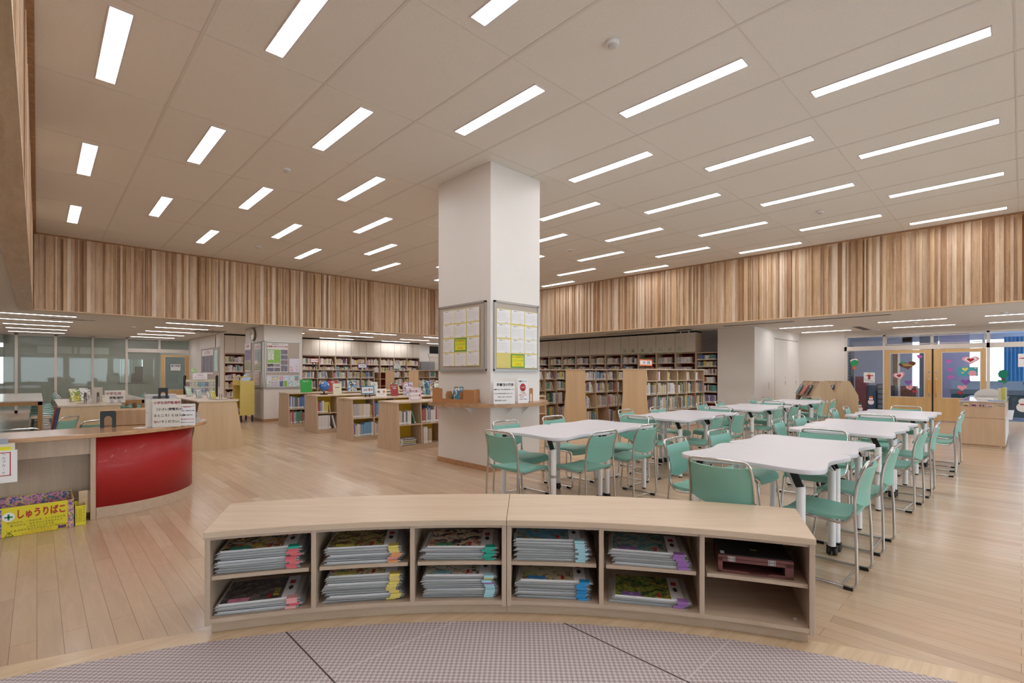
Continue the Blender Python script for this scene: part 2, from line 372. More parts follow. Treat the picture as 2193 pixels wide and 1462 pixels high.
for k in range(3):
    low_lamp(-3.0, 15.36 + 1.67 * k, R(90), 'slim light in the low ceiling outside the left edge, %s row' % ORD[k])
for k, (x, y) in enumerate([(5.67, 16.42), (6.52, 14.84), (8.19, 14.88), (8.19, 16.49), (8.2, 18.1), (10.7, 15.0), (10.7, 16.6), (10.75, 18.1), (12.9, 15.0), (12.95, 18.1)]):
    low_lamp(x, y, R(90), 'slim light in the low ceiling near the far shelves, %s counting from the clock column' % ORD[k])
for k, (x, y) in enumerate([(15.4, 4.19), (17.47, 4.2), (15.37, 1.88), (17.43, 1.88), (15.34, -0.08), (17.43, -0.08), (15.4, -2.2), (17.4, -2.2)]):
    low_lamp(x, y, 0, 'slim light in the low ceiling near the double doors, %s counting from the cupboard wall' % ORD[k])
for k in range(4):  # unseen lamps added to light the low zone
    low_lamp(-2.6 - 0.0, 1 + 3.2 * k, 0, 'slim unseen fill light in the low ceiling left of the timber band, %s row' % ORD[k])
# smoke detectors, vents
def detector(x, y, z, lab):
    t = thing('smoke_detector', lab, 'smoke detector', (x, y, z), group='smoke detectors')
    MB().lathe([(.062, 0), (.06, -.018), (.05, -.03)], n=24).build('base', white, t)
    MB().lathe([(.036, -.03), (.034, -.045), (.02, -.052)], n=20).build('sensor', mat('pale_grey_plastic', '#cfc9c4', .5), t)
for x, y, l in [(3.6, 2.48, 'white smoke detector on the high ceiling, nearest the camera'), (2.53, 7.23, 'white smoke detector on the high ceiling, left of the pillar'), (10.0, 2.49, 'white smoke detector on the high ceiling, near the right band'),
                (8.93, 7.32, 'small white smoke detector on the high ceiling, just right of the pillar'), (3.62, 12.08, 'white smoke detector on the high ceiling, near the far band at left')]: detector(x, y, TOP, l)
detector(1.95, 17.4, LOW, 'smoke detector on the low ceiling between the left light lines')
detector(14.73, .26, LOW, 'smoke detector on the low ceiling by the info desk')
detector(17.75, 2.94, LOW, 'smoke detector on the low ceiling above the glazed panel')
detector(16.0, 1.89, LOW, 'smoke detector on the low ceiling before the double doors')
grillm = mat('grey_grille', '#6d645d', 0.6)
def vent(x, y, sx, sy, lab, slots=6):
    t = thing('air_vent', lab, 'air vent', (x, y, LOW)); b = MB(); b.box(-sx / 2, sx / 2, -sy / 2, sy / 2, -.006, 0).build('vent_frame', PA if sx * sy > .3 else grillm, t)
    s = MB()
    for i in range(slots):
        q = -sx / 2 + sx * (i + .5) / slots
        if sx < sy and slots < 3: s.box(-sx / 2 + .02, sx / 2 - .02, -sy / 2 + .01, sy / 2 - .01, -.009, -.006); break
        s.box(q - sx / slots * .3, q + sx / slots * .3, -sy / 2 + .02, sy / 2 - .02, -.012, -.006)
    s.build('slat', grillm, t)
vent(13.6, 4.83, .1, 1.75, 'long grey line vent in the low ceiling above the cream block', 1)
vent(13.5, 2.8, .1, 1.6, 'long grey line vent in the low ceiling before the glazed wall', 1)
vent(13.65, 8.75, .1, 1.7, 'long grey line vent in the low ceiling above the middle wall shelves', 1)
vent(13.75, 12.3, .1, .9, 'grey line vent in the low ceiling beside the pillar', 1)
vent(17.0, 3.18, 1.5, .22, 'square grey louvre vent in the low ceiling', 9)
vent(3.9, 17.75, .8, 1.1, 'large flat ceiling air unit near the sliding door', 5)
vent(8.6, 17.1, .8, 1.1, 'large flat ceiling air unit near the far cabinets', 5)
vent(.55, 16.2, 1.0, .06, 'thin line vent between the left light lines', 1)
# ================================================================ GLAZED ENDS
# ---- left: glass partition at Y = 23.1 with sliding door
YG = 23.1
gf = MB()
for a, b in ((-9, -8.93), (-6.6, -6.53), (-4.6, -4.53), (-2.6, -2.53), (-0.54, -0.465), (0.42, 0.49), (1.39, 1.455), (2.35, 2.42)): gf.box(a, b, YG - .05, YG + .05, 0, LOW)
gf.box(-9, 4.45, YG - .05, YG + .05, LOW - .05, LOW); gf.box(-9, 2.36, YG - .05, YG + .05, 0, .09)
gf.box(2.42, 4.45, YG - .05, YG + .05, 2.11, 2.25); gf.box(3.35, 3.42, YG - .05, YG + .05, 2.25, 2.6); gf.box(4.38, 4.45, YG - .05, YG + .05, 0, 2.6)
struct(gf.build('window_1', frame_w))
pg = MB()
tint = glass('tinted_hazed_partition_pane', (0.72, 0.735, 0.69), haze_mix=0.17)  # tinted glass; the diffuse share paints a pale haze over it
for a, b in ((-8.93, -6.6), (-6.53, -4.6), (-4.53, -2.6), (-2.53, -.54), (-.465, .42), (.49, 1.39), (1.455, 2.35)): pg.box(a, b, YG - .004, YG + .004, .09, LOW - .05)
pg.box(2.42, 3.35, YG - .004, YG + .004, 2.25, 2.6); pg.box(3.42, 4.38, YG - .004, YG + .004, 2.25, 2.6); pg.box(2.42, 3.4, YG - .0, YG + .006, .05, 2.11)
struct(pg.build('window_2', tint))
doorwood = wood('honey_birch_door', '#c9a06a', '#d8b47e', 'Z', rough=0.4, grain=.6)
def slab_door(name, org, rz, wd, gx0, gx1, gz0, gz1, tz=2.04):
    """leaf along local x, faces local -y"""
    r = struct(MB().box(0, gx0, -.02, .02, .02, tz).box(gx1, wd, -.02, .02, .02, tz).box(gx0, gx1, -.02, .02, .02, gz0).box(gx0, gx1, -.02, .02, gz1, tz).build(name, doorwood, loc=org, rot=(0, 0, rz)))
    f = MB(); t = .018
    f.box(gx0 - t, gx1 + t, -.026, .026, gz0 - t, gz0); f.box(gx0 - t, gx1 + t, -.026, .026, gz1, gz1 + t)
    f.box(gx0 - t, gx0, -.026, .026, gz0, gz1); f.box(gx1, gx1 + t, -.026, .026, gz0, gz1); f.build('pane_frame', frame_w, r)
    return r
d1 = slab_door('door_1', (3.43, YG - .03, 0), 0, .95, .14, .78, .69, 1.95)
MB().box(.14, .78, -.003, .003, .69, 1.95).build('pane', glass('door_pane_left', (0.62, 0.66, 0.64), haze_mix=.12), d1)
MB().box(.84, .88, -.03, -.02, 1.24, 1.30).build('door_handle', alu, d1)
sg = thing('notice', 'small white notice on the glass of the left sliding door', 'notice', (3.9, YG - .057, 1.55))
MB().box(-.16, .16, 0, .003, -.12, .12).build('sheet', paper, sg); text('開館時間', .07, ink_k, sg, face(0, -.001, .05), bold=.002); text('ドアを閉めてください', .03, ink_k, sg, face(0, -.001, -.03))
# corridor behind the partition
cg = mat('grey_green_corridor_panel', '#a3a69c', .6, var=.02)
struct(MB().box(-9, 9, YG + .06, 27, -.1, 0).build('floor', mat('grey_corridor_vinyl', '#9b9a92', .35)))
struct(MB().box(-9, 9, YG + .06, 27, 2.75, 2.85).build('ceiling', mat('grey_corridor_ceiling', '#8d9092', .8)))
cw = MB(); Yc = 26.0
for a in ((-9, -2.0, 0, 2.75), (-2.0, -.86, 0, .94), (-2.0, -.86, 1.92, 2.28), (-2, -.74, 2.44, 2.75), (-.9, -.0, 0, 2.75), (0, 2.12, 0, 2.09), (0, 2.12, 2.36, 2.75), (2.12, 2.47, 0, 2.75), (2.47, 3.24, 0, .92), (2.47, 3.24, 1.9, 2.75), (3.24, 9, 0, 2.75)):
    cw.box(a[0], a[1], Yc, Yc + .08, a[2], a[3])
for a in (.5, .98, 1.15, 1.6): cw.box(a, a + .06, Yc, Yc + .08, 2.09, 2.36)
struct(cw.build('wall_corridor', cg))
struct(MB().box(0, 2.12, Yc + .05, Yc + .07, 2.09, 2.36).build('window_8', mat('pale_transom_panel', '#e4e6e4', .5)))  # opaque pale panel filling the high opening
struct(MB().box(4.5, 9, YG + .06, YG + .1, 0, 2.75).build('wall_corridor', cg))
hb = mat('dark_green_handle', '#1f3a30', .5)
hd = MB()
for x in (-.6, -.25, -.03, .22, .82, 1.06, 1.84, 2.06, 3.9): hd.box(x, x + .022, Yc - .02, Yc, 1.0, 1.1)
struct(hd.build('trim_6', hb))
cur = MB(); rows = []
for z in (.9, 1.93): rows.append([(2.45 + .8 * i / 40, Yc + .26 + .03 * math.sin(i * 1.3), z) for i in range(41)])
cur.grid(rows); cu = cur.build('curtain', mat('thin_white_curtain', '#dfe9e8', .8)); tag(cu, 'pale curtain behind the small corridor window at left', 'curtain')
for i, (x0, x1, z0, z1, d) in enumerate(((2.86, 3.25, .93, 1.22, .03), (2.98, 3.27, 1.22, 1.6, .0), (2.87, 2.97, 1.222, 1.32, .02))):
    o = MB().box(x0, x1, Yc + .10, Yc + .2, z0, z1).build('cardboard_box', mat('dark_cardboard', '#4a3d33', .8), bevel=.004)
    tag(o, ('wide low dark box on the corridor window sill', 'tall dark box standing on the low one in the corridor window', 'small dark box beside the tall one in the corridor window')[i], 'box')
struct(MB().box(2.4, 3.35, Yc + .0, Yc + .25, .88, .93).build('window_3', frame_w))
cl1 = emit('corridor_lamp', (1, 1, 1), 55)
for i, (x, y) in enumerate(((1.9, 24.3), (-2.2, 24.6), (5.5, 24.5), (-6, 24.5))):
    t = thing('ceiling_light', 'square corridor lamp seen through the glass partition, %s from the sliding door' % ORD[i], 'ceiling light', (x, y, 2.75)); MB().box(-.2, .2, -.2, .2, -.02, 0).build('diffuser', cl1, t); MB().box(-.22, .22, -.22, .22, -.012, 0).build('lamp_frame', rimw, t)
# ---- right: double doors
def doorwall():
    f = MB(); P = XD
    def b(y0, y1, z0, z1, d=.05): f.box(P - d, P + .1, min(y0, y1), max(y0, y1), z0, z1)
    b(3.87, -3.9, 2.50, LOW + .1, .0); b(3.87, -3.9, 2.46, 2.52); b(3.87, -3.9, 2.05, 2.18); b(3.87, 3.81, 0, 2.5)
    b(2.895, 2.83, 2.18, 2.5); b(2.895, 2.86, 0, 2.05); b(.655, .59, 0, 2.5); b(1.80, 1.745, 2.18, 2.46); b(-1.4, -1.47, 0, 2.5); b(-3.2, -3.27, 0, 2.5); b(-3.9, -4.0, 0, LOW + .1); b(.59, -3.9, 0, .1); b(3.81, 2.89, 0, .05)
    struct(f.build('window_4', frame_w))
    g = MB()
    for y0, y1, z0, z1 in ((3.81, 2.895, .05, 2.05), (3.81, 2.895, 2.18, 2.46), (2.83, 1.80, 2.18, 2.46), (1.745, .655, 2.18, 2.46), (.59, -1.4, .1, 2.05), (.59, -1.4, 2.18, 2.46), (-1.47, -3.2, .1, 2.46), (-3.27, -3.9, .1, 2.46)):
        g.box(P + .02, P + .026, y1, y0, z0, z1)
    struct(g.build('window_5', glass('sidelight_pane', (.86, .9, .93))))
doorwall()
inner = MB()
for y0, y1 in ((2.80, 1.80), (1.75, .70)):
    inner.box(XD - .065, XD - .05, y1 - .02, y0 + .02, 2.2, 2.22).box(XD - .065, XD - .05, y1 - .02, y0 + .02, 2.42, 2.44).box(XD - .065, XD - .05, y1 - .02, y1, 2.2, 2.44).box(XD - .065, XD - .05, y0, y0 + .02, 2.2, 2.44)
struct(inner.build('window_6', frame_w))
dA = slab_door('door_2', (XD - .03, 2.86, 0), R(-90), 1.085, .155, .915, .68, 1.935)
dB = slab_door('door_3', (XD - .03, 1.735, 0), R(-90), 1.075, .19, .955, .68, 1.935)
dp = glass('door_pane_right', (.9, .93, .95))
MB().box(.155, .915, -.003, .003, .68, 1.935).build('pane', dp, dA); MB().box(.19, .955, -.003, .003, .68, 1.935).build('pane', dp, dB)
orange = wood('orange_wood_grip', '#d8923c', '#e6a552', 'Z')
for d, x in ((dA, 1.03), (dB, .055)):
    h = MB().tube(fillet([(x, -.02, 1.24), (x, -.06, 1.24), (x, -.06, .70), (x, -.02, .70)], .02), .012, 10).build('door_handle', chrome, d)
    MB().cyl(x, -.06, .80, 1.18, .017, 12).build('grip', orange, h)
    MB().box(x - .025, x + .025, -.03, -.02, 1.37, 1.41).build('lock', alu, d)
struct(MB().box(XD - .025, XD + .05, 1.735, 1.775, 0, 2.05).build('trim_7', mat('dark_door_strip', '#2f2a22', .6)))  # dark strip filling the gap between the two leaves
# hall beyond
struct(MB().box(XD + .12, 27, -8, 9, -.1, 0).build('floor', mat('blue_grey_hall_vinyl', '#a9b4cf', .25)))
struct(MB().box(XD + .12, 24, -8, 9, 2.75, 2.85).build('ceiling', mat('blue_grey_hall_ceiling', '#c9ccd4', .8)))
hallw = mat('pale_grey_hall_wall', '#d8d2d2', .6)
hw = MB(); hw.box(24, 24.1, 3.2, 9, 0, 2.75); hw.box(24, 24.1, -8, 3.2, 0, .8); hw.box(24, 24.1, -8, 3.2, 2.55, 2.75)
for y in (-6, -3.6, -1.2, .9, 2.05): hw.box(24, 24.08, y, y + .07, .8, 2.55)
hw.box(20.5, 24, 4.9, 5.0, 0, 2.75); hw.box(24, 24.1, 2.9, 3.2, 0, 2.75)
struct(hw.build('wall_hall', hallw))
struct(MB().box(21.6, 21.75, 1.95, 2.42, 0, 2.75).build('wall_hall', mat('slate_hall_pier', '#6f7480', .6)))
struct(MB().box(22.2, 22.35, 1.2, 1.95, 0, 2.75).build('wall_hall', mat('lilac_hall_pier', '#b9b0d0', .6)))
lk = mat('dark_locker_front', '#2c3a4a', .5); lk2 = mat('blue_locker_front', '#3e6076', .5); lk3 = mat('red_bin_plastic', '#8c3340', .5)
lk4 = mat('brown_louvre', '#5a4a40', .6)
def locker(x, y, wy, h, m, lab, n=6):
    t = thing('locker', lab, 'locker', (x, y, 0)); MB().box(0, .5, -wy / 2, wy / 2, 0, h).build('body', m, t)
    b = MB()
    for i in range(n): b.box(-.012, 0, -wy / 2 + .03, wy / 2 - .03, h * i / n + .02, h * (i + 1) / n - .02)
    b.build('drawer_front', mat('pale_drawer_strip', '#8f989c', .5) if m is lk4 else m, t)
locker(19.9, 4.15, .22, 2.3, lk4, 'tall brown louvred cupboard seen through the left sidelight', 26)
locker(20.0, 3.78, .3, 1.25, lk3, 'dark red storage tower seen through the left sidelight', 5)
locker(20.1, 3.50, .24, .95, lk2, 'blue drawer tower beside the red storage tower')
locker(20.2, 3.25, .24, 1.0, lk4, 'brown drawer tower beside the blue drawer tower')
locker(21.9, 3.12, .14, 2.1, mat('tan_louvre', '#c09a72', .6), 'tan louvred strip seen through the left door pane', 22)
locker(21.6, 2.72, .42, .92, mat('red_brown_chest', '#8a4a34', .5), 'low red brown chest seen through the left door pane', 2)
locker(20.3, 3.0, .22, .95, lk, 'dark drawer tower nearest the double doors')
t = thing('sink_counter', 'long wash basin counter with dark teal front in the hall beyond the doors', 'sink', (20.8, .2, 0))
MB().box(0, .55, -3.5, 1.35, .05, .72).build('cabinet', mat('dark_teal_panel', '#1f5560', .45), t)
MB().box(-.03, .6, -3.5, 1.38, .72, .86).build('basin', mat('grey_steel_basin', '#9aa5b5', .3, .4), t)
MB().box(.5, .6, -3.5, 1.38, .86, 1.12).build('splashback', mat('pale_blue_tile', '#b6c2d6', .3), t)
for i in range(7):
    tp = thing('tap', 'green topped tap on the hall basin, %s from the left end' % ORD[i], 'tap', (21.2, 1.2 - .42 * i, .86))
    MB().tube(fillet([(.08, 0, .18), (-.06, 0, .2), (-.1, 0, .1)], .04), .014, 8).build('spout', alu, tp); MB().cyl(.0, 0, .16, .25, .03, 10).build('knob', mat('green_tap_knob', '#1d8a63', .4), tp)
cur = MB(); cur.grid([[(23.6 + .04 * math.sin(i * 1.1), .42 - .5 * i / 30, z) for i in range(31)] for z in (.3, 2.6)])
tag(cur.build('curtain', mat('sky_blue_curtain', '#4fa3d6', .8)), 'sky blue curtain hanging by the bright hall window', 'curtain')
# exterior: neighbouring building
eb = thing('building', 'pale pinkish building with blue windows outside the hall', 'building', (34, 0, -4))
MB().box(0, 1, -14, -1.0, 0, 14).build('wall', mat('pale_pink_brick', '#cfc4c8', .8, var=.08, scale=30), eb)
for i in range(4):
    for k in range(3): MB().box(-.06, .02, -4.2 - 2.6 * i, -2.6 - 2.6 * i, 3.2 + 2.8 * k, 5.0 + 2.8 * k).build('window', mat('blue_window', '#8aa7cc', .2), eb)
hl = emit('hall_fill_lamp', (.95, 1, 1), 14)  # lamps added only to brighten the hall
for i, (x, y) in enumerate(((19.6, 3.6), (20.6, -.6), (20.6, -2.6), (21.0, 1.5))):
    t = thing('ceiling_light', 'added fill lamp in the hall beyond the doors, %s from the left sidelight' % ORD[i], 'ceiling light', (x, y, 2.75)); MB().box(-.1, .1, -.45, .45, -.02, 0).build('diffuser', hl, t); MB().box(-.12, .12, -.47, .47, -.012, 0).build('lamp_frame', rimw, t)
# ---- paper decorations on the doors and sidelights (thin cut card, all on the room side of the glass)
def heart(s):
    return [(s * .5 * math.sin(t) ** 3 * 1.14, s * 1.12 * (.5 * (13 * math.cos(t) - 5 * math.cos(2 * t) - 2 * math.cos(3 * t) - math.cos(4 * t)) / 16)) for t in [2 * math.pi * k / 28 for k in range(28)]]
def deco(name, label, y, z, layers, cat, x=XD - .037, tilt=0.0, group=None):
    """layers: list of (part name, polygon in (-y, z), material), stacked towards the room"""
    t = thing(name, label, cat, (x, y, z), R(-90), group)
    for i, (pn, pts, m) in enumerate(layers):
        o = MB().prism(pts, -.0012 * (i + 1), -.0012 * i, axis='Y').build(pn, m, t); o.rotation_euler = (0, tilt, 0)
    return t
pink = mat('pink_card', '#e9a0ae', .7); redc = mat('red_card', '#b52c36', .7); mag = mat('magenta_card', '#c266b4', .7); lil = mat('violet_card', '#8a5cae', .7); wh = mat('white_card', '#ece8ea', .7)
grn = mat('green_card', '#2f9a5c', .7); dgr = mat('dark_green_card', '#0c7d62', .7); brn = mat('brown_card', '#6a3d28', .7); org = mat('orange_card', '#e2703a', .7); teal = mat('teal_card', '#4aa7b4', .7); yel = mat('yellow_card', '#eedc6a', .7)
def zz(py): return 1.3525 - (py - 288 / 5.415 * 0) * 0
def YZ(zx, zy):                     # helper: sizes were measured on the door wall plane
    u = (1800 + zx / 5.415 - 1096.5) / FPX; v = (798.5 + (1800 + zx / 5.415 - 1096.5) * .0014 - (690 + zy / 5.415)) / FPX
    fx, fy = math.cos(R(46.02)), math.sin(R(46.02)); rx, ry = fx + u * fy, fy - u * fx
    return XD / rx * ry, H + XD / rx * v
def D(name, label, zx, zy, layers, cat, **k):
    y, z = YZ(zx, zy); deco(name, label, y, z, layers, cat, **k)
D('paper_heart', 'magenta paper heart at the top right of the left door pane', 918, 398, [('card', heart(.115), mag)], 'paper heart', tilt=.3)
D('paper_heart', 'pink ringed paper heart with red centre on the left door pane', 682, 618, [('card', heart(.24), pink), ('ring', heart(.17), wh), ('centre', heart(.1), redc)], 'paper heart', tilt=-.25)
D('paper_heart', 'violet paper heart low on the left door pane', 788, 697, [('card', heart(.15), lil)], 'paper heart')
D('paper_heart', 'plain pink paper heart low on the left door pane', 805, 755, [('card', heart(.15), pink)], 'paper heart', tilt=-.2)
D('paper_heart', 'small red paper heart at the bottom of the left door pane', 862, 802, [('card', heart(.095), redc)], 'paper heart')
c = [(x * 1.2, y * .8) for x, y in heart(.29)]
D('paper_heart', 'wide brown heart with coloured lettering and a green strawberry top', 778, 495, [('card', c, brn)], 'paper heart', tilt=-.1)
y, z = YZ(778, 495); bh = [o for o in COL.objects if o.get('label', '').startswith('wide brown heart')][0]
for i, (s, dx, dz, m) in enumerate((('Happy', -.03, .035, pink), ('Valentine', .01, -.01, yel))): text(s, .062, m, bh, face(dx, -.004, dz, tilt=0), bold=.001)
MB().prism([(x - .11, y + .07) for x, y in [(.055 * math.cos(a) * (1 + .2 * math.sin(5 * a)), .035 * math.sin(a)) for a in [k * math.pi / 10 for k in range(20)]]], -.003, -.0015, axis='Y').build('leaf', grn, bh)
D('paper_heart', 'large pink ringed heart with red centre on the right door pane', 1510, 435, [('card', [(x * 1.1, y * .8) for x, y in heart(.28)], pink), ('ring', [(x * 1.1, y * .8) for x, y in heart(.2)], wh), ('centre', [(x, y * .85) for x, y in heart(.13)], redc)], 'paper heart')
for i, (a, b, s) in enumerate(((1255, 455, .4), (1270, 550, -.2), (1280, 637, 0))):
    D('paper_heart', '%s of three magenta hearts down the left side of the right pane' % ('highest', 'middle', 'lowest')[i], a, b, [('card', heart(.12), mag)], 'paper heart', tilt=s)
D('paper_heart', 'violet paper heart low on the right door pane', 1452, 690, [('card', [(x * 1.1, y) for x, y in heart(.16)], lil)], 'paper heart')
D('paper_heart', 'plain pink paper heart low on the right door pane', 1412, 757, [('card', [(x * 1.1, y) for x, y in heart(.155)], pink)], 'paper heart')
D('paper_heart', 'small red paper heart at the bottom of the right door pane', 1388, 818, [('card', heart(.1), redc)], 'paper heart')
circ = lambda r, cx=0, cz=0, sx=1, n=20: [(cx + sx * r * math.cos(2 * math.pi * k / n), cz + r * math.sin(2 * math.pi * k / n)) for k in range(n)]
off = lambda pts, dx, dz: [(x + dx, z + dz) for x, z in pts]
D('paper_picture', 'teal picture of a pink bird and yellow hearts on the right pane', 1480, 570, [('card', [(-.2, -.12), (.2, -.12), (.2, .12), (-.2, .12)], teal), ('heart', off(heart(.11), -.06, .06), yel), ('bird', circ(.075, .09, -.05, 1.1), pink), ('small_heart', off(heart(.05), -.11, -.03), yel), ('corner_heart', off(heart(.04), .15, .09), yel)], 'paper picture')
D('paper_tree', 'green paper tree with snow cap and orange trunk on the left sidelight', 158, 470, [('trunk', [(-.04, -.2), (.04, -.2), (.04, -.09), (-.04, -.09)], org), ('crown', circ(.105, 0, 0, 1), grn), ('snow', [(-.1, .04), (-.05, .075), (.02, .1), (.09, .07), (.1, .1), (.03, .135), (-.06, .115), (-.11, .07)], wh)], 'paper tree', x=XD + .018)
D('paper_picture', 'white card with a red skier on the left sidelight', 332, 640, [('card', [(-.14, -.155), (.14, -.155), (.14, .155), (-.14, .155)], wh), ('jacket', [(-.11, .05), (-.03, .09), (.03, .08), (.11, .07), (.1, .05), (.03, .05), (.03, -.01), (-.03, -.0), (-.04, .06)], redc), ('trousers', [(-.03, -.01), (.03, -.01), (.02, -.06), (-.04, -.05)], brn), ('head', circ(.028, 0, .11), yel), ('ski', [(-.12, -.06), (.11, -.13), (.11, -.12), (-.12, -.05)], grn)], 'paper picture', x=XD + .018)
snow = lambda hat: [('body', circ(.078, 0, -.05), wh), ('head', circ(.052, 0, .05), wh), ('hat', [(-.05, .075), (.05, .075), (.04, .12), (0, .135), (-.04, .12)], hat), ('scarf', [(-.055, .0), (.05, .0), (.05, .02), (-.055, .02)], redc), ('nose', circ(.01, .0, .05), org)]
D('paper_snowman', 'paper snowman with orange hat and red scarf on the left sidelight', 352, 905, snow(org), 'paper snowman', x=XD + .018)
D('paper_snowman', 'paper snowman with a green hat at the foot of the left sidelight', 222, 985, snow(dgr), 'paper snowman', x=XD + .018)
D('paper_snowman', 'paper snowman half hidden behind the display shelf panel', 178, 880, snow(yel), 'paper snowman', x=XD + .018)
D('paper_tree', 'dark green paper tree with brown trunk on the right sidelight', 1888, 610, [('trunk', [(-.035, -.16), (.035, -.16), (.035, -.08), (-.035, -.08)], brn), ('crown', [(.1 * math.cos(a) * (1 + .08 * math.sin(9 * a)), .115 * math.sin(a) * (1 + .06 * math.sin(9 * a)) + .02) for a in [k * math.pi / 24 for k in range(48)]], dgr), ('grass', [(-.12, -.15), (-.06, -.13), (0, -.15), (.06, -.13), (.12, -.14), (.07, -.19), (-.07, -.19)], dgr)], 'paper tree', x=XD + .018)
D('paper_picture', 'pale card with a red skier at the right edge of the view', 2110, 440, [('card', [(-.08, -.17), (.16, -.17), (.16, .17), (-.08, .17)], wh), ('jacket', [(-.06, .06), (.12, .08), (.12, .03), (-.06, .045)], redc)], 'paper picture', x=XD + .018)
D('paper_snowman', 'large paper snowman with red scarf at the right edge of the view', 2115, 960, [('body', circ(.12, 0, -.06), wh), ('head', circ(.08, 0, .09), wh), ('scarf', [(-.05, .0), (.09, .0), (.09, .035), (-.05, .035)], redc)], 'paper snowman', x=XD + .018)
# cupboard doors in the cream side wall
cp = thing('wall_cupboard', 'flush cream double cupboard door set in the side wall', 'cupboard', (15.95, 5.16, 0))
MB().box(0, 1.1, -.012, 0, .05, 2.38).build('door', plaster, cp); r_ = MB().box(1.108, 2.2, -.012, 0, .05, 2.38).build('door', plaster, cp)
MB().box(-.02, 2.22, -.004, 0, 2.39, 2.41).build('top_gap', mat('grey_gap', '#8f857a', .7), cp)
for x in (.9, 1.95): MB().box(x, x + .03, -.02, -.012, 1.0, 1.12).box(x, x + .03, -.018, -.012, 1.2, 1.24).build('handle', alu, cp)
tg = thing('switch_plate', 'small cream switch plate low on the cream side wall', 'switch', (15.5, 5.155, .98)); MB().box(-.07, .07, -.01, 0, -.1, .1).build('plate', plaster2, tg); MB().box(-.03, .03, -.015, -.01, -.03, .04).build('switch', white, tg)
# ================================================================ FOREGROUND: curved low shelf on the mat
CX, CY = -1.37, -1.19
def pol(r, a): return (CX + r * math.cos(R(a)), CY + r * math.sin(R(a)))
def arc(r, a0, a1, n): return [pol(r, a0 + (a1 - a0) * i / n) for i in range(n + 1)]
def matwork():
    m = bpy.data.materials.new('woven_check_mat'); m.use_nodes = True; nt = m.node_tree; b = nt.nodes['Principled BSDF']; N = nt.nodes.new; L = nt.links.new
    tc = N('ShaderNodeTexCoord'); mp = N('ShaderNodeMapping'); L(tc.outputs['Object'], mp.inputs[0]); mp.inputs['Location'].default_value = (0, 0, .5); mp.inputs['Scale'].default_value = (1, 1, 0)
    ck = N('ShaderNodeTexChecker'); ck.inputs['Scale'].default_value = 62.0; ck.inputs['Color1'].default_value = (*lin('#cbbfc1'), 1); ck.inputs['Color2'].default_value = (*lin('#a39391'), 1); L(mp.outputs[0], ck.inputs[0])
    nz = N('ShaderNodeTexNoise'); nz.inputs['Scale'].default_value = 400; L(tc.outputs['Object'], nz.inputs['Vector'])
    bp = N('ShaderNodeBump'); bp.inputs['Strength'].default_value = .5; bp.inputs['Distance'].default_value = .002
    ad = N('ShaderNodeMath'); ad.operation = 'ADD'; L(ck.outputs['Fac'], ad.inputs[0]); L(nz.outputs['Fac'], ad.inputs[1]); L(ad.outputs[0], bp.inputs['Height']); L(bp.outputs[0], b.inputs['Normal'])
    L(ck.outputs[0], b.inputs['Base Color']); b.inputs['Roughness'].default_value = .85; return m
t = thing('entrance_mat', 'round mat woven in a taupe and pale check, lying before the curved shelf', 'mat', (0, 0, 0))
MB().prism(arc(4.475, -30, 120, 90) + [(CX, CY)], 0.0, .006).build('mat_tile', matwork(), t)
sd = MB(); sl = MB()
def chord(c, v):                     # half chord of the mat circle
    return math.sqrt(max(0, 4.475 ** 2 - (v - c) ** 2))
for x in (-.18, .93, 2.04): sd.box(x - .0035, x + .0035, CY + .3, CY + chord(CX, x), .006, .0068)
for y in (-.09, 1.02, 2.13): sl.box(CX + .3, CX + chord(CY, y), y - .0035, y + .0035, .006, .0068)
sd.build('seam', mat('dark_mat_seam', '#4b3f3b', .8), t); sl.build('seam', mat('pale_mat_seam', '#cabfc0', .6), t)
tr = MB(); tr.prism(arc(4.475, -30, 120, 100) + list(reversed(arc(4.60, -30, 120, 100))), 0.0, .006)
ringwood = wood('beech_ring_board', '#c6a783', '#ddc3a2', 'X', rough=.35, coat=.2); struct(tr.build('trim_8', ringwood))
